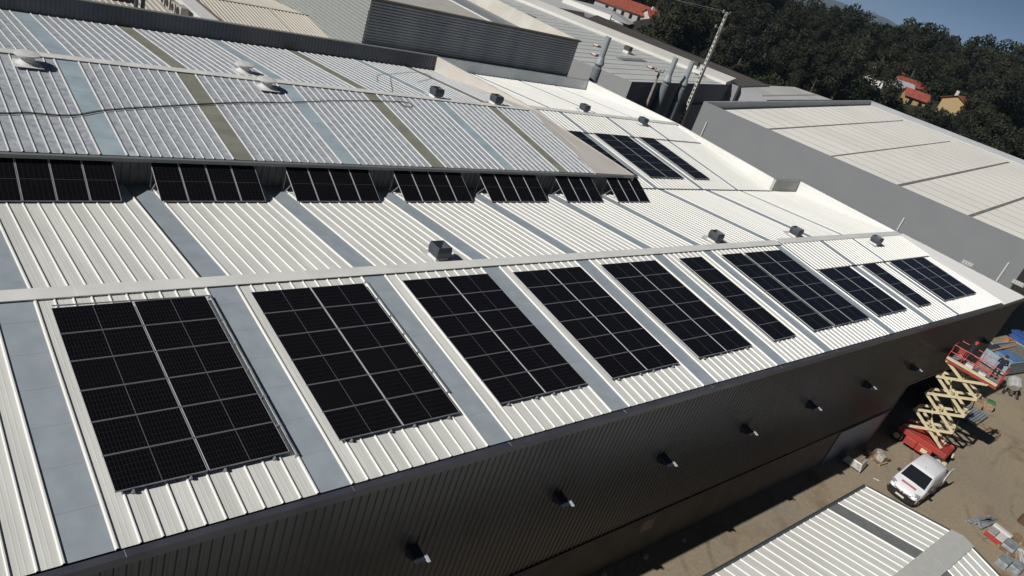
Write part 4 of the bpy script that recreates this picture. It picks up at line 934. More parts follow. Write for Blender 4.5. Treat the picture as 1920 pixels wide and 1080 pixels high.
for i, (x, y, d) in enumerate(spots):
    k = random.choice([0, 1, 2, 2, 3, 3, 4, 5]); pr_ = protos[k]; z = terrain_h(x, y) - 0.3; s = random.uniform(0.75, 1.2); rz = random.uniform(0, 6.28)
    if ind < 285:
        if not pr_[1]: t = pr_[0]; pr_[1] = True
        else: t = copy_tree(pr_[0])
        t.location = (x, y, z); t.rotation_euler = (0, 0, rz); t.scale = (s, s, s * random.uniform(0.85, 1.1))
        u_, v_ = to_px((x, y, z + 8))
        where = ('above the brown roof' if u_ < 1400 else 'above the small white shed' if u_ < 1560 else 'above the long grey-walled shed' if u_ < 1750 else 'towards the right edge')
        t['label'] = LB[pr_[3]] + ' in the nearer edge of the wood, ' + where; t['group'] = LB[pr_[3]] + ' trees ' + where; ind += 1
    else:
        K = pr_[3]; H = pr_[2] * s; q = crown_faces(520 if d < 330 else 330, H, 3.3 * s, K, 0.45); q += np.array([x, y, z]); far_quads.append(q)
for pr_ in protos:
    if not pr_[1]: print('unused proto')
ug = []
for i in range(2600):
    az = R(random.uniform(9, 46)); d = math.sqrt(random.uniform(140 ** 2, 270 ** 2)); x = camx + math.cos(az) * d; y = camy + math.sin(az) * d
    if (d < 180 and az < R(33.5)) or (d < 156 and az < R(37)) or (az > R(37.0) and d < 142) or (az > R(39.3) and x < 200): continue
    if R(26.2) < az < R(31.2) and 222 < d < 248: continue
    if any(math.hypot(x - a, y - b_) < 7 for a, b_, c in house_spots): continue
    q = crown_faces(70, random.uniform(1.6, 3.4), random.uniform(1.6, 2.6), 2, 0.36); q += np.array([x, y, terrain_h(x, y) - 0.8]); ug.append(q)
tag(quads_obj('undergrowth', np.concatenate(ug), LEAF[2]), 'dark undergrowth of shrubs filling the wood floor behind the sheds', 'undergrowth', kind='stuff')
fo = quads_obj('distant_wood', np.concatenate(far_quads), LEAF[1]); tag(fo, 'dense dark wood covering the hillside up to the skyline', 'wood', kind='stuff')
# meadow patch on the hill
md = MB(); cpt = [(245, 122), (262, 112), (285, 128), (279, 143), (262, 140)]
for i in range(30):
    for j in range(9):
        def mp(a, b_): 
            az = R(26.4 + a * 4.6 / 30); d = 230 + b_ * 14 / 9 + 3 * math.sin(a * 0.6); x = camx + math.cos(az) * d; y = camy + math.sin(az) * d; return (x, y, terrain_h(x, y) + 0.15)
        md.face([mp(i, j), mp(i, j + 1), mp(i + 1, j + 1), mp(i + 1, j)][::-1])
tag(md.build('meadow', MEAD), kind='structure')

# ------------------------------------------------------------------ small building at the bottom right
sb = thing('small_white_roofed_building', 'small building with white ribbed gable roof at the bottom right', 'building', (28, -8.4, GZ))
SE = (-3.86, -6.3); SR = (-8.36, -5.34); SE2 = (-12.86, -6.3); SX0, SX1 = 2.0, 36.15
SK = mat('small_roof_rooflight', (0.17, 0.18, 0.175), 0.55, var=0.08, vscale=3)
def PS(o): o.parent = sb; o.location = Vector(o.location) - sb.location; return o
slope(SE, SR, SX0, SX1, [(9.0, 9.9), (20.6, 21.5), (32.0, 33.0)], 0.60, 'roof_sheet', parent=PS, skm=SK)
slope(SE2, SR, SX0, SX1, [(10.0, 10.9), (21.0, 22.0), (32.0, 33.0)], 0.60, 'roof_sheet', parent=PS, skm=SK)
cap(SR[0], SR[1], zat(SE, SR, SR[0] + 0.55), zat(SE, SR, SR[0] + 0.55), SX0, SX1 + 0.1, 0.55, 0.08, par=PS, m=mat('small_ridge_cap', (0.50, 0.505, 0.48), 0.5, var=0.04))
mb = MB(); mb.box(SX0, SX1 + 0.08, SE[0] - 0.0, SE[0] + 0.16, SE[1] - 0.2, SE[1] - 0.02); mb.box(SX0, SX1 + 0.08, SE[0] + 0.13, SE[0] + 0.165, SE[1] - 0.02, SE[1] + 0.03)
PS(mb.build('gutter', mat('slate_gutter', (0.07, 0.08, 0.09), 0.5)))
mb = MB(); mb.bar((SX1 + 0.04, SE[0], SE[1] + 0.0), (SX1 + 0.04, SR[0], SR[1] + 0.0), 0.09, 0.12); mb.bar((SX1 + 0.04, SE2[0], SE2[1]), (SX1 + 0.04, SR[0], SR[1]), 0.09, 0.12)
PS(mb.build('verge_trim', MATS['slate_gutter']))
mb = MB(); mb.box(SX0 + 0.2, SX1 - 0.15, -12.6, -4.1, GZ, -6.42); mb.face([(SX1 - 0.15, -12.6, -6.42), (SX1 - 0.15, -4.1, -6.42), (SX1 - 0.15, SR[0], -5.5)]); PS(mb.build('wall', REND))

# ------------------------------------------------------------------ van
van = thing('delivery_van', 'white delivery van with black bumper and one rear door open, parked by the lift', 'van', (43.95, -4.05, GZ), R(1.5))
def loft(rings, name, m, par, smooth=True, capends=True, bevel=0):
    mb = MB(); n = len(rings[0])
    for r in rings: mb.v += [tuple(p) for p in r]
    for i in range(len(rings) - 1):
        for k in range(n):
            a = i * n + k; b_ = i * n + (k + 1) % n; mb.f.append((a, b_, b_ + n, a + n)); mb.m.append(0)
    if capends: mb.f.append(tuple(reversed(range(n)))); mb.m.append(0); mb.f.append(tuple((len(rings) - 1) * n + k for k in range(n))); mb.m.append(0)
    return mb.build(name, m, par, smooth=smooth)
def vring(x, zb, zt, hw, tw, sh):   # cross-section at x: bottom, belt shoulder and top
    return [Vector((x, y, z)) for y, z in ((-hw * .96, zb), (-hw, zb + .12), (-hw, sh), (-(hw * .55 + tw * .45), sh + (zt - sh) * .55), (-tw, zt - .07), (-tw * .88, zt), (0, zt + .025), (tw * .88, zt), (tw, zt - .07), (hw * .55 + tw * .45, sh + (zt - sh) * .55), (hw, sh), (hw, zb + .12), (hw * .96, zb))]
body = loft([vring(0.05, .42, .72, .66, .60, .62), vring(.14, .30, .84, .80, .70, .74), vring(.35, .26, .93, .89, .74, .82), vring(.80, .24, 1.06, .915, .80, .93), vring(.98, .24, 1.12, .915, .79, .98), vring(1.15, .24, 1.30, .915, .77, 1.0), vring(1.66, .24, 1.76, .915, .74, 1.02), vring(1.95, .24, 1.83, .915, .75, 1.04), vring(3.2, .24, 1.86, .915, .76, 1.05), vring(4.0, .26, 1.85, .90, .75, 1.05), vring(4.12, .32, 1.78, .88, .72, 1.04)], 'body', VANW, van)
mb = MB(); mb.hexa([(1.00, -.76, 1.09), (1.00, .76, 1.09), (1.62, .68, 1.69), (1.62, -.68, 1.69), (.965, -.76, 1.155), (.965, .76, 1.155), (1.60, .68, 1.755), (1.60, -.68, 1.755)]); mb.build('windscreen', GLASS, van, bevel=0.01)
mb = MB(); mb.box(1.15, 1.18, 0.45, 0.52, 1.25, 1.31); 
for s in (-1, 1):
    mb = MB(); yy = s * .885
    mb.hexa([(1.42, yy - .045, 1.06), (2.25, yy - .045, 1.08), (2.25, yy + .045, 1.08), (1.42, yy + .045, 1.06), (1.86, s * .735 - .035, 1.60), (2.25, s * .735 - .035, 1.62), (2.25, s * .735 + .035, 1.62), (1.86, s * .735 + .035, 1.60)]); mb.build('side_window', GLASS, van)
    mb = MB(); mb.hexa([(1.22, s * 1.0 - .09, 1.05), (1.34, s * 1.0 - .09, 1.05), (1.34, s * 1.0 + .09, 1.05), (1.22, s * 1.0 + .09, 1.05), (1.24, s * 1.0 - .08, 1.26), (1.33, s * 1.0 - .08, 1.26), (1.33, s * 1.0 + .08, 1.26), (1.24, s * 1.0 + .08, 1.26)]); mb.bar((1.30, s * .86, 1.08), (1.30, s * .98, 1.12), .05); mb.build('wing_mirror', BLACK, van, bevel=0.02)
    mb = MB(); mb.hexa([(.06, s * .50 - .0, .72), (.16, s * .84, .72), (.34, s * .895, .80), (.24, s * .55, .80), (.085, s * .52, .80), (.20, s * .80, .83), (.42, s * .84, .955), (.30, s * .58, .925)][:8]); mb.build('headlight', LAMPG, van)
    for wx in (.82, 3.45):
        mb = MB(); mb.tube([(wx, s * .72, .31), (wx, s * .935, .31)], .31, 22); w_ = mb.build('wheel', TYRE, van)
        mb = MB(); mb.tube([(wx, s * .93, .31), (wx, s * .945, .31)], .19, 16); mb.build('hubcap', GALV, w_)
    mb = MB(); mb.box(2.5, 3.3, s * .917 - .004, s * .917 + .004, .72, .98); mb.build('side_lettering', MAROON, van)
mb = MB(); pts = [(-.93, .52), (-.80, .10), (-.45, -.04), (0, -.07), (.45, -.04), (.80, .10), (.93, .52)]
for (y0, x0), (y1, x1) in zip(pts, pts[1:]):
    mb.hexa([(x0 + .02, y0, .22), (x1 + .02, y1, .22), (x1 + .3, y1, .22), (x0 + .3, y0, .22), (x0, y0, .62), (x1, y1, .62), (x1 + .25, y1, .62), (x0 + .25, y0, .62)])
mb.build('front_bumper', BLACK, van)
mb = MB(); mb.bar((.0, -.52, .735), (-.03, -.12, .68), .035, .05); mb.bar((.0, .52, .735), (-.03, .12, .68), .035, .05); mb.build('grille_bar', CHROME, van)
mb = MB(); mb.tube([(-.055, 0, .69), (-.035, 0, .70)], .085, 4); mb.build('front_badge', CHROME, van)
mb = MB(); mb.box(-.10, -.075, -.26, .26, .38, .49); mb.build('number_plate', mat('plate_white', (0.62, 0.62, 0.55), 0.5), van)
mb = MB(); mb.hexa([(.50, -.45, .95), (.50, .45, .95), (.64, .45, .98), (.64, -.45, .98), (.50, -.45, 1.025), (.50, .45, 1.025), (.64, .45, 1.058), (.64, -.45, 1.058)]); mb.build('bonnet_lettering', mat('bonnet_pink', (0.42, 0.14, 0.18), 0.5), van)
mb = MB(); mb.tube([(2.05, .0, 1.84), (2.02, 0, 1.95), (1.95, 0, 2.0)], .01, 5); mb.build('aerial', BLACK, van)
mb = MB(); mb.box(4.12, 4.9, -.95, -.90, .45, 1.7); mb.build('open_rear_door', VANW, van, bevel=.02)
mb = MB(); mb.box(4.13, 4.16, -.84, .84, .5, 1.66); mb.build('load_opening', DARK, van)
mb = MB(); mb.box(4.08, 4.22, -.86, .86, .28, .48); mb.build('rear_bumper', BLACK, van)

# ------------------------------------------------------------------ scissor lift
LY = R(6)
lift = thing('scissor_lift', 'raised red scissor lift with cream arms standing by the dark front wall', 'scissor lift', (52.1, -2.05, GZ), LY)
mb = MB(); mb.box(-.55, .55, -1.55, 1.55, .55, .80); mb.hexa([(-1.0, -1.62, .82), (1.0, -1.62, .82), (1.0, 1.62, .82), (-1.0, 1.62, .82), (-.95, -1.6, 1.0), (.95, -1.6, 1.0), (.95, 1.6, 1.0), (-.95, 1.6, 1.0)])
mb.box(-1.02, -.98, -1.6, 1.62, .75, 1.12); mb.box(.98, 1.02, -1.6, 1.62, .75, 1.12); mb.box(-1.02, 1.02, -1.66, -1.62, .6, 1.1)
mb.build('chassis', RED, lift, bevel=.02)
for s in (-1, 1):
    mb = MB(); mb.box(s * 1.08 - .16, s * 1.08 + .16, -.85, .15, .28, .86); mb.build('side_box', RED, lift, bevel=.05)
    mb = MB(); mb.box(s * 1.08 - .16, s * 1.08 + .16, .17, .95, .28, .84); mb.build('side_box', RED, lift, bevel=.05)
    mb = MB(); mb.box(s * 1.25 - .01, s * 1.25 + .01, -.6, -.2, .42, .7); mb.build('control_panel', CREAM, lift)
    for y in (-1.42, 1.45):
        mb = MB(); mb.tube([(s * .72, y, .38), (s * 1.05, y, .38)], .38, 22); w_ = mb.build('wheel', TYRE, lift); mb = MB(); mb.tube([(s * 1.04, y, .38), (s * 1.06, y, .38)], .2, 14); mb.build('rim', CREAM, w_)
    mb = MB(); mb.box(s * 1.0 - .12, s * 1.0 + .12, -1.9, -1.62, .35, .62); mb.build('outrigger', CREAM, lift)
lv = [1.12, 2.48, 3.86, 5.24, 6.46]; ya, yb = 1.5, -1.1
for i in range(4):
    z0, z1 = lv[i], lv[i + 1]
    for s in (-1, 1):
        for (p, q, xo) in (((ya, z0), (yb, z1), .62), ((yb, z0), (ya, z1), .50)):
            a_ = yb if p[0] == yb else ya
            m = MB(); m.bar((s * xo, p[0], p[1]), (s * xo, q[0], q[1]), .09, .17); m.build('scissor_arm', CREAM, lift)
    for y in (ya, yb):
        m = MB(); m.tube([(-.68, y, z1), (.68, y, z1)], .06, 8); m.build('cross_tube', CREAM, lift)
    m = MB(); m.tube([(-.66, (ya + yb) / 2, (z0 + z1) / 2), (.66, (ya + yb) / 2, (z0 + z1) / 2)], .055, 8); m.build('pivot_pin', CREAM, lift)
for z0, z1 in ((1.2, 3.2), (3.6, 5.4)):
    m = MB(); m.tube([(.05, -.6, z0), (.05, .35, (z0 + z1) / 2), ], .09, 10); m.tube([(.05, .3, (z0 + z1) / 2 - .05), (.05, .8, z1)], .05, 8); m.build('hydraulic_ram', CREAM, lift)
m = MB(); m.tube([(-.3, -1.0, 1.2), (-.35, -1.15, 2.6), (-.2, -.9, 3.4), (-.3, -1.15, 4.6), (-.2, -.8, 6.2)], .035, 6); m.build('hose', BLACK, lift)
PZ = 6.58; X0, X1, Y0, Y1 = -.85, .95, -1.3, 1.75
X0, X1, Y0, Y1 = -.62, .98, -1.55, 1.62
mb = MB(); mb.box(X0, X1, Y0, Y1, PZ, PZ + .06); mb.build('platform_deck', GALV, lift)
mb = MB(); mb.box(X0 - .05, X1 + .05, Y0 - .05, Y1 + .05, PZ - .14, PZ - .005); mb.build('platform_frame', RED, lift)
mb = MB(); mb.bar((X0 - .03, Y0, PZ + .14), (X0 - .03, Y1, PZ + .14), .07, .17); mb.build('toe_board', CREAM, lift)
mb = MB(); mb.bar((X1 + .03, Y0, PZ + .12), (X1 + .03, Y1, PZ + .12), .04, .13); mb.bar((X0, Y0 - .03, PZ + .12), (X1, Y0 - .03, PZ + .12), .13, .04); mb.build('toe_board', RED, lift)
def rail(a, b_, r=.024):
    m = MB(); m.tube([a, b_], r, 6); m.build('guard_rail', RAILR, lift)
for z in (.6, 1.1):
    rail((X0, Y0, PZ + z), (X0, Y1, PZ + z)); rail((X1, Y0, PZ + z), (X1, Y1, PZ + z)); rail((X0, Y0, PZ + z), (X1, Y0, PZ + z)); rail((X0, Y1, PZ + z), (X1, Y1, PZ + z))
for k in range(5):
    y = Y0 + (Y1 - Y0) * k / 4
    for x in (X0, X1): rail((x, y, PZ + .06), (x, y, PZ + 1.1))
rail((X0 + .3, .1, PZ + .1), (X0 + .3, .1, PZ + 1.1)); rail((X0 + .3, -.4, PZ + .1), (X0 + .3, -.4, PZ + 1.1)); rail((X0 + .3, .1, PZ + 1.1), (X0 + .3, -.4, PZ + 1.1))
mb = MB(); mb.box(X0 - .14, X0 - .03, .9, 1.25, PZ + .75, PZ + 1.1); mb.build('control_box', RED, lift)
mb = MB(); mb.box(X0 + .25, X0 + .6, .1, .55, PZ + .08, PZ + .35); o = mb.build('toolbox', VWHITE); o.location = lift.location; o.rotation_euler = (0, 0, LY); tag(o, 'white toolbox on the lift platform floor between the two workers', 'toolbox')
mb = MB(); mb.box(X0 + .2, X0 + .55, -.75, -.3, PZ + .08, PZ + .3); o = mb.build('cable_reel', VWHITE); o.location = lift.location; o.rotation_euler = (0, 0, LY); tag(o, 'small pale box of fixings on the lift platform near the right worker', 'box')
LM = Matrix.Translation(lift.location) @ Matrix.Rotation(LY, 4, 'Z')

# ------------------------------------------------------------------ people
def person(name_label, joints, mats_, loc_m, head_dir, helmet=None, hold=None):
    """joints: dict of local points (metres); one skinned body surface"""
    names = ['pelvis', 'waist', 'chest', 'neck', 'head', 'crown', 'shL', 'elL', 'wrL', 'shR', 'elR', 'wrR', 'hipL', 'knL', 'anL', 'toL', 'hipR', 'knR', 'anR', 'toR']
    rad = dict(pelvis=.15, waist=.135, chest=.165, neck=.06, head=.10, crown=.085, shL=.075, elL=.055, wrL=.035, shR=.075, elR=.055, wrR=.035, hipL=.10, knL=.07, anL=.05, toL=.045, hipR=.10, knR=.07, anR=.05, toR=.045)
    E_ = [('pelvis', 'waist'), ('waist', 'chest'), ('chest', 'neck'), ('neck', 'head'), ('head', 'crown'), ('chest', 'shL'), ('shL', 'elL'), ('elL', 'wrL'), ('chest', 'shR'), ('shR', 'elR'), ('elR', 'wrR'), ('pelvis', 'hipL'), ('hipL', 'knL'), ('knL', 'anL'), ('anL', 'toL'), ('pelvis', 'hipR'), ('hipR', 'knR'), ('knR', 'anR'), ('anR', 'toR')]
    vs = [Vector(joints[n]) for n in names]; idx = {n: i for i, n in enumerate(names)}; es = [(idx[a], idx[b_]) for a, b_ in E_]; rr = [rad[n] for n in names]
    # five fingers per hand
    for sd in 'LR':
        wv = Vector(joints['wr' + sd]); d = (wv - Vector(joints['el' + sd])).normalized(); side = d.cross(Vector((0, 0, 1))); side = side.normalized() if side.length > .1 else Vector((0, 1, 0))
        pm = wv + d * .07; vs.append(pm); rr.append(.032); pi_ = len(vs) - 1; es.append((idx['wr' + sd], pi_))
        for k, (off, ln) in enumerate(((-.03, .07), (-.01, .085), (.01, .08), (.03, .06))):
            b0 = pm + side * off + d * .03; e0 = b0 + d * ln * .6 + Vector((0, 0, -.012)); e1 = e0 + d * ln * .25 + Vector((0, 0, -.03))
            i0 = len(vs); vs += [b0, e0, e1]; rr += [.010, .009, .008]; es += [(pi_, i0), (i0, i0 + 1), (i0 + 1, i0 + 2)]
        th = wv + d * .03 + side * -.045; te = th + d * .045 + side * -.015; i0 = len(vs); vs += [th, te]; rr += [.012, .009]; es += [(pi_, i0), (i0, i0 + 1)]
    me = bpy.data.meshes.new('person'); me.from_pydata([tuple(v) for v in vs], es, []); o = bpy.data.objects.new('person', me); col.objects.link(o)
    sk = o.modifiers.new('skin', 'SKIN'); su = o.modifiers.new('sub', 'SUBSURF'); su.levels = 1; su.render_levels = 1
    for i, v in enumerate(me.skin_vertices[0].data): v.radius = (rr[i], rr[i]); v.use_root = (i == 0)
    for m in mats_: me.materials.append(m)
    dg = bpy.context.evaluated_depsgraph_get(); ev = o.evaluated_get(dg); nm = bpy.data.meshes.new_from_object(ev); o.modifiers.clear(); o.data = nm
    hd = Vector(joints['head']); hands = [Vector(joints['wrL']), Vector(joints['wrR'])]
    for p in nm.polygons:
        c = p.center; p.use_smooth = True
        skin = (c - hd).length < .16 and c.z > min(joints['neck'][2], joints['head'][2]) - .02 or any((c - h).dot(h - Vector(joints['el' + s])) > 0 and (c - h).length < .25 for h, s in zip(hands, 'LR'))
        low = any((c - Vector(joints['an' + s])).length < .16 for s in 'LR')
        hipz = joints['pelvis'][2]
        p.material_index = 1 if skin else (3 if low else (2 if c.z < hipz + .02 else 0))
    o.matrix_world = loc_m
    tag(o, name_label, 'person')
    # face, ears, hair as children
    f = Vector(head_dir).normalized(); up = (Vector(joints['crown']) - hd).normalized(); sd_ = f.cross(up).normalized()
    def blob(nm_, c, r, m, sq=(1, 1, 1)):
        b_ = MB(); n = 10; ring = []
        for i in range(7):
            ph = math.pi * i / 6
            for k in range(n): a = 2 * math.pi * k / n; b_.v.append(tuple(Vector(c) + sd_ * (math.sin(ph) * math.cos(a) * r * sq[0]) + f * (math.sin(ph) * math.sin(a) * r * sq[1]) + up * (math.cos(ph) * r * sq[2])))
        for i in range(6):
            for k in range(n): b_.f.append((i * n + k, i * n + (k + 1) % n, (i + 1) * n + (k + 1) % n, (i + 1) * n + k)); b_.m.append(0)
        return b_.build(nm_, m, o, smooth=True)
    blob('nose', hd + f * .105 + up * .01, .018, SKIN, (1, 1.2, 1.4))
    for s in (-1, 1): blob('eye', hd + f * .09 + sd_ * (.035 * s) + up * .035, .013, BLACK); blob('ear', hd + sd_ * (.10 * s) + up * .02, .025, SKIN, (.4, .8, 1.2))
    blob('mouth', hd + f * .093 - up * .035, .02, mat('lips', (.25, .09, .08), .5), (1.3, .4, .4))
    blob('hair', hd + up * .055 - f * .018, .118, HAIR, (1, 1, .85))
    if helmet: blob('helmet', hd + up * .07, .14, helmet, (1, 1.1, .8))
    return o
# worker bent forward at the left end of the platform, handling cladding on the wall side
jl = dict(pelvis=(0, 0, .93), waist=(.10, .02, 1.07), chest=(.30, .02, 1.22), neck=(.45, .02, 1.32), head=(.53, .02, 1.40), crown=(.58, .02, 1.50), shL=(.30, .20, 1.27), elL=(.48, .26, 1.08), wrL=(.64, .20, 1.12), shR=(.32, -.17, 1.27), elR=(.52, -.24, 1.10), wrR=(.66, -.18, 1.15),
          hipL=(-.01, .10, .86), knL=(.06, .13, .48), anL=(-.02, .15, .08), toL=(.16, .17, .045), hipR=(-.01, -.10, .86), knR=(.05, -.14, .48), anR=(-.05, -.16, .08), toR=(.13, -.18, .045))
person('person in black bending over the rail at the left end of the lift platform', jl, [CLOTH, SKIN, CLOTH, BLACK], LM @ Matrix.Translation((.15, .75, PZ + .06)), (1, 0, -.2), helmet=mat('red_helmet', (.45, .04, .03), .4))
jr = dict(pelvis=(0, 0, .95), waist=(.02, 0, 1.10), chest=(.06, 0, 1.36), neck=(.09, 0, 1.50), head=(.12, 0, 1.60), crown=(.12, 0, 1.70), shL=(.06, .20, 1.42), elL=(.16, .27, 1.16), wrL=(.36, .18, 1.08), shR=(.06, -.20, 1.42), elR=(.12, -.29, 1.16), wrR=(.34, -.22, 1.06),
          hipL=(0, .10, .88), knL=(.05, .12, .48), anL=(0, .13, .08), toL=(.17, .15, .045), hipR=(0, -.10, .88), knR=(.03, -.13, .48), anR=(-.03, -.14, .08), toR=(.14, -.16, .045))
person('person in navy standing upright at the right end of the lift platform', jr, [NAVY, SKIN, NAVY, BLACK], LM @ Matrix.Translation((.45, -1.05, PZ + .06)), (.6, -.8, -.1))

# ------------------------------------------------------------------ yard clutter
def pallet(name, label, x, y, z, rz, group=None, stack=1):
    t = thing(name, label, 'pallet', (x, y, z), rz, group)
    for s in range(stack):
        zz = s * .145
        for k in range(5): m = MB(); m.box(-.5 + k * .225, -.5 + k * .225 + .1, -.6, .6, zz + .12, zz + .142); m.build('top_board', WOOD, t)
        for k in range(3): m = MB(); m.box(-.5, .5, -.6 + k * .55, -.5 + k * .55, zz + .02, zz + .118); m.build('bearer', WOOD, t)
    return t
t = pallet('pallet', 'wooden pallet of wrapped stock with slatted top, the nearer of two by the wall', 44.15, -.98, GZ, R(8))
m = MB(); m.hexa([(-.62, -.62, .15), (.6, -.62, .15), (.6, .62, .15), (-.62, .62, .15), (-.5, -.5, .62), (.5, -.5, .62), (.5, .5, .62), (-.5, .5, .62)]); o = m.build('wrapped_bundle', PLASTW, bevel=.04); o.location = (44.15, -.98, GZ); o.rotation_euler = (0, 0, R(8)); tag(o, 'grey plastic-wrapped bundle under the slatted boards, by the base wall', 'bundle')
t = thing('slatted_crate_lid', 'brown slatted wooden lid lying on the grey wrapped bundle', 'crate lid', (44.2, -.85, GZ + .63), R(8))
for k in range(5): m = MB(); m.box(-.5, .5, -.45 + k * .2, -.32 + k * .2, .03, .05); m.build('slat', WOOD, t)
m = MB(); m.box(-.48, -.4, -.45, .5, 0, .03); m.box(.4, .48, -.45, .5, 0, .03); m.build('bearer', WOOD, t)
pallet('pallet', 'wooden pallet under a brown wrapped heap, the farther of two by the wall', 46.75, -1.3, GZ, R(-6))
m = MB()
random.seed(3)
for k in range(14):
    a, b_, c = random.uniform(-.5, .4), random.uniform(-.5, .4), random.uniform(.15, .4); M_ = Matrix.Rotation(random.uniform(-.4, .4), 4, 'Z'); m.box(a, a + random.uniform(.15, .6), b_, b_ + random.uniform(.1, .5), .15, .15 + c, k % 3, M_)
o = m.build('scrap_heap', [WOOD, PLASTW, mat('cardboard', (.28, .20, .13), .8)], bevel=.01); o.location = (46.75, -1.3, GZ); tag(o, 'untidy heap of cardboard and offcuts on the farther pallet', 'scrap heap')
# loose steel profiles
for k in range(9):
    m = MB(); L_ = random.uniform(1.4, 2.6); y = -k * .09; m.bar((0, 0, .06), (L_, 0, .06), .12, .09); o = m.build('steel_profile', GALV); o.location = (47.3 + random.uniform(-.2, 1.0), -7.15 - k * .095, GZ + .05 * (k % 3)); o.rotation_euler = (0, 0, R(-12 + random.uniform(-5, 5)))
    tag(o, 'galvanised steel profile lying loose in the bundle on the open yard', 'steel profile', 'loose steel profiles on the yard')
t = thing('red_tray', 'red metal tray frame beside the long white box, bottom right', 'tray', (47.75, -8.72, GZ), R(-4))
m = MB(); m.box(-.55, .55, -.48, .48, .05, .1); m.build('tray_floor', RED, t)
m = MB(); m.box(-.55, -.5, -.48, .48, .1, .3); m.box(.5, .55, -.48, .48, .1, .3); m.box(-.5, .5, -.48, -.44, .1, .3); m.box(-.5, .5, .44, .48, .1, .3); m.build('tray_rim', RED, t)
m = MB(); m.box(47.25, 48.2, -9.18, -8.74, GZ + .31, GZ + .36); tag(m.build('white_slab', VWHITE), 'small white slab lying on the right half of the red tray', 'slab')
m = MB(); m.box(47.28, 48.22, -8.7, -8.25, GZ + .31, GZ + .37); tag(m.build('grey_slab', PLASTW), 'small grey slab lying on the left half of the red tray', 'slab')
m = MB(); m.hexa([(48.45, -9.3, GZ), (48.85, -9.3, GZ), (49.0, -8.2, GZ), (48.6, -8.2, GZ), (48.45, -9.3, GZ + .35), (48.85, -9.3, GZ + .35), (49.0, -8.2, GZ + .35), (48.6, -8.2, GZ + .35)]); tag(m.build('long_white_box', VWHITE, bevel=.04), 'long narrow white box beside the red tray', 'box')
pallet('pallet', 'wooden pallet under a grey metal sheet pack beside the long white box', 47.45, -9.6, GZ, R(10))
m = MB(); m.box(47.15, 48.3, -9.85, -9.2, GZ + .16, GZ + .36); tag(m.build('sheet_pack', GALV, bevel=.02), 'grey metal sheet pack on the pallet beside the long white box', 'sheet pack')
pallet('pallet', 'empty wooden pallet at the right edge, next to the sheet packs', 49.6, -9.75, GZ, R(5))
for i, (x, y) in enumerate([(45.6, -9.85), (45.95, -10.45)]):
    m = MB(); m.box(x - .55, x + .55, y - .28, y + .28, GZ + .1, GZ + .42); m.box(x - .5, x - .4, y - .3, y + .3, GZ, GZ + .1); m.box(x + .4, x + .5, y - .3, y + .3, GZ, GZ + .1)
    tag(m.build('sheet_stack', GALV, bevel=.02), ['grey galvanised sheet stack nearest the small building ridge', 'grey galvanised sheet stack at the very bottom right corner'][i], 'sheet stack')
for i in range(5):
    m = MB(); m.box(-.75, .75, -.05, .05, 0, .05); o = m.build('white_batten', VWHITE); o.location = (47.6 + i * .1, -10.0 - i * .14, GZ + .05 + .04 * (i % 2)); o.rotation_euler = (0, 0, R(18 + 5 * i)); tag(o, 'white batten in the loose fan of battens at the bottom right', 'batten', 'white battens bottom right')
m = MB(); m.tube([(51.9, -9.1, GZ), (51.9, -9.1, GZ + .55), (51.9, -9.1, GZ + .6)], [.3, .28, .05], 12); tag(m.build('brown_drum', mat('rusty_brown', (.10, .05, .035), .8)), 'dark brown drum cut off by the right edge of the photo', 'drum')
m = MB(); m.tube([(44.35, -2.3, GZ + .03), (44.55, -2.6, GZ + .03)], .03, 6); tag(m.build('pipe_offcut', VWHITE), 'short white pipe offcut on the sand near the pallets', 'pipe')
m = MB(); m.tube([(47.1, -8.5, GZ + .02), (46.8, -8.35, GZ + .02), (46.6, -8.5, GZ + .02), (46.65, -8.75, GZ + .02)], .025, 6); tag(m.build('hose_loop', mat('hose_grey', (.12, .13, .12), .7)), 'thin grey hose loop left of the red tray', 'hose')
# rubble at the foot of the wall
for i, (x, y, s) in enumerate([(20.9, -.35, .16), (21.6, -.3, .11), (24.3, -.4, .13), (27.1, -.5, .10)]):
    m = MB(); m.tube([(x, y, GZ), (x + .03, y, GZ + s), (x, y + .02, GZ + s * 1.4)], [s * 1.1, s, s * .4], 6); tag(m.build('rubble_lump', CONC), ['largest pale rubble lump by the shaded base wall', 'smaller pale lump beside the largest one', 'pale rubble lump below the brown wall patch', 'small pale lump farthest right along the base wall'][i], 'rubble')
# steel stack, boxes and things to the right of the lift
t = thing('steel_stack', 'stack of dark grey steel sections on the yard, right of the lift', 'steel stack', (63.0, -1.9, GZ), R(2))
for k in range(8):
    m = MB(); m.bar((-1.6 + random.uniform(-.1, .1), -.65 + k * .19, .2), (1.6, -.65 + k * .19, .2), .15, .22); m.build('section', GALV, t)
m = MB(); m.box(-1.2, -1.0, -.75, .8, 0, .085); m.box(1.0, 1.2, -.75, .8, 0, .085); m.build('bearer', WOOD, t)
for i, (x, y, mm, lb) in enumerate([(65.4, -1.2, mat('cardboard', (.28, .20, .13), .8), 'pale wooden box left of the one with green netting'), (66.5, -1.75, WOOD, 'wooden box with green netting on top, right of the steel stack')]):
    t = thing('wooden_box', lb, 'box', (x, y, GZ), R(20)); m = MB(); m.box(-.45, .45, -.5, .5, .1, .6); m.build('crate_body', mm, t, bevel=.03); m = MB(); m.box(-.4, -.25, -.5, .5, 0, .1); m.box(.25, .4, -.5, .5, 0, .1); m.build('bearer', WOOD, t)
    if i: 
        m = MB(); m.hexa([(-.3, -.55, .6), (.45, -.55, .6), (.45, .1, .6), (-.3, .1, .6), (-.2, -.45, .78), (.3, -.45, .78), (.3, 0, .78), (-.2, 0, .78)]); m.build('green_netting', mat('green_net', (.03, .13, .05), .8), t, bevel=.05)
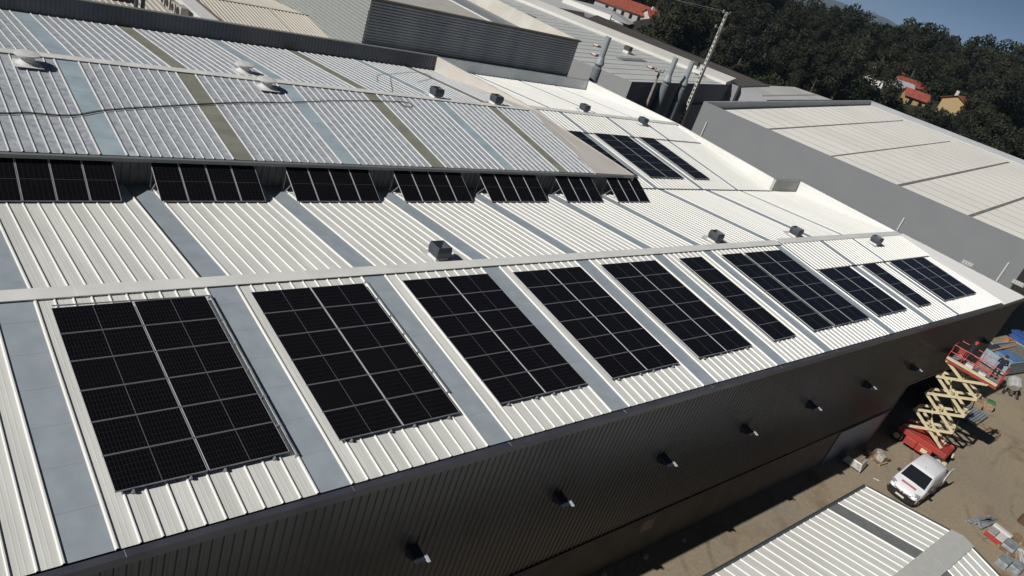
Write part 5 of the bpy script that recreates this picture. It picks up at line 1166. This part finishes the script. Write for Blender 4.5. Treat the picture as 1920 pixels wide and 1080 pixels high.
m = MB(); m.bar((61.9, -2.55, GZ + .05), (63.4, -4.3, GZ + .05), .12, .1); tag(m.build('timber_beam', WOOD), 'long timber beam lying on the sand next to the lift shadow', 'beam')
m = MB(); m.bar((62.3, -2.5, GZ + .05), (63.9, -4.2, GZ + .05), .12, .1); tag(m.build('timber_beam', WOOD), 'second timber beam parallel to the first, farther from the lift', 'beam')
t = thing('blue_container', 'bright blue skip container at the right edge below the roof corner', 'container', (84.9, 1.4, GZ), R(-12))
m = MB(); m.box(-.6, .6, -2.0, 1.2, .2, 2.0); m.build('body', BLUEP, t, bevel=.05); m = MB(); m.box(-.7, .7, -2.1, 1.3, 2.0, 2.15); m.build('rim', BLUEP, t); m = MB(); m.tube([(-.2, -1.2, 2.15), (-.2, -1.2, 2.3)], .4, 14); m.build('hatch', GALV, t)
t = thing('open_skip', 'open pale blue skip filled with boards and blue tarpaulin, right of the lift', 'skip', (80.0, .9, GZ), R(-8))
m = MB(); m.box(-3.6, 3.6, -1.5, -1.4, .2, 1.5); m.box(-3.6, 3.6, 1.4, 1.5, .2, 1.5); m.box(-3.7, -3.6, -1.5, 1.5, .2, 1.5); m.box(3.6, 3.7, -1.5, 1.5, .2, 1.5); m.box(-3.6, 3.6, -1.4, 1.4, .2, .3); m.build('body', mat('pale_blue_skip', (.26, .33, .38), .6, var=.15), t)
m = MB()
for k in range(7): m.box(.2 + .48 * k, .2 + .48 * k + .46, -1.45, 1.4, 1.2 + .02 * k, 1.3 + .02 * k)
o = m.build('grey_boards', mat('weathered_boards', (.16, .145, .125), .8, var=.25)); o.location = t.location; o.rotation_euler = t.rotation_euler; tag(o, 'weathered grey boards stacked in the far half of the open skip', 'boards')
m = MB(); m.hexa([(-2.6, -1.35, 1.2), (-.1, -1.35, 1.25), (-.1, .6, 1.25), (-2.4, .6, 1.2), (-2.5, -1.25, 1.42), (-.2, -1.25, 1.5), (-.2, .5, 1.46), (-2.3, .5, 1.4)]); o = m.build('blue_tarpaulin', TARP, bevel=.05); o.location = t.location; o.rotation_euler = t.rotation_euler; tag(o, 'crumpled blue tarpaulin in the near half of the open skip', 'tarpaulin')
m = MB(); 
for k in range(3): m.bar((-2.9 + .3 * k, .7, 1.3), (3.0, .9 + .18 * k, 1.45), .14, .06)
o = m.build('brown_planks', WOOD); o.location = t.location; o.rotation_euler = t.rotation_euler; tag(o, 'brown planks laid lengthwise across the open skip', 'planks')
t = thing('orange_pallet_rack', 'orange-brown edged timber pile behind the open skip', 'timber pile', (84.6, 1.2, GZ), R(-10))
m = MB()
for k in range(6): m.box(-1.2, 1.2, -1.6 + .5 * k, -1.2 + .5 * k, .1 + .05 * (k % 2), 1.4)
m.build('timber', mat('orange_timber', (.38, .15, .07), .8, var=.2), t)
t = thing('cement_mixer', 'pale grey cement mixer below the open skip at the right edge', 'cement mixer', (73.0, -1.6, GZ), R(30))
m = MB(); m.tube([(-.5, 0, .8), (-.3, 0, .9), (.3, 0, 1.15), (.6, 0, 1.3)], [.35, .6, .6, .35], 14); m.build('drum', mat('mixer_grey', (.36, .36, .34), .6, var=.15), t)
m = MB(); m.bar((-.6, -.5, 0), (0, -.4, .9), .09); m.bar((-.6, .5, 0), (0, .4, .9), .09); m.bar((.6, -.5, 0), (0, -.4, .9), .09); m.bar((.6, .5, 0), (0, .4, .9), .09); m.box(-.7, .7, -.08, .08, .2, .5); m.build('stand', mat('mixer_brown', (.13, .10, .07), .7), t)
for s in (-1, 1): m = MB(); m.tube([(-.6, s * .55, .2), (-.6, s * .62, .2)], .2, 12); m.build('wheel', TYRE, t)

# ------------------------------------------------------------------ haze
hb = MB(); hb.box(-7400, 7400, -7400, 7400, -75, 150); hz = hb.build('haze', mat('haze_air', (1, 1, 1)))
hm = MATS['haze_air']; hn = hm.node_tree; hn.nodes.remove(hn.nodes['Principled BSDF'])
pv = hn.nodes.new('ShaderNodeVolumePrincipled'); pv.inputs['Color'].default_value = (0.55, 0.74, 1.0, 1); pv.inputs['Density'].default_value = 0.00011; pv.inputs['Anisotropy'].default_value = 0.1
hn.links.new(pv.outputs[0], hn.nodes['Material Output'].inputs['Volume'])
tag(hz, None, kind='stuff')
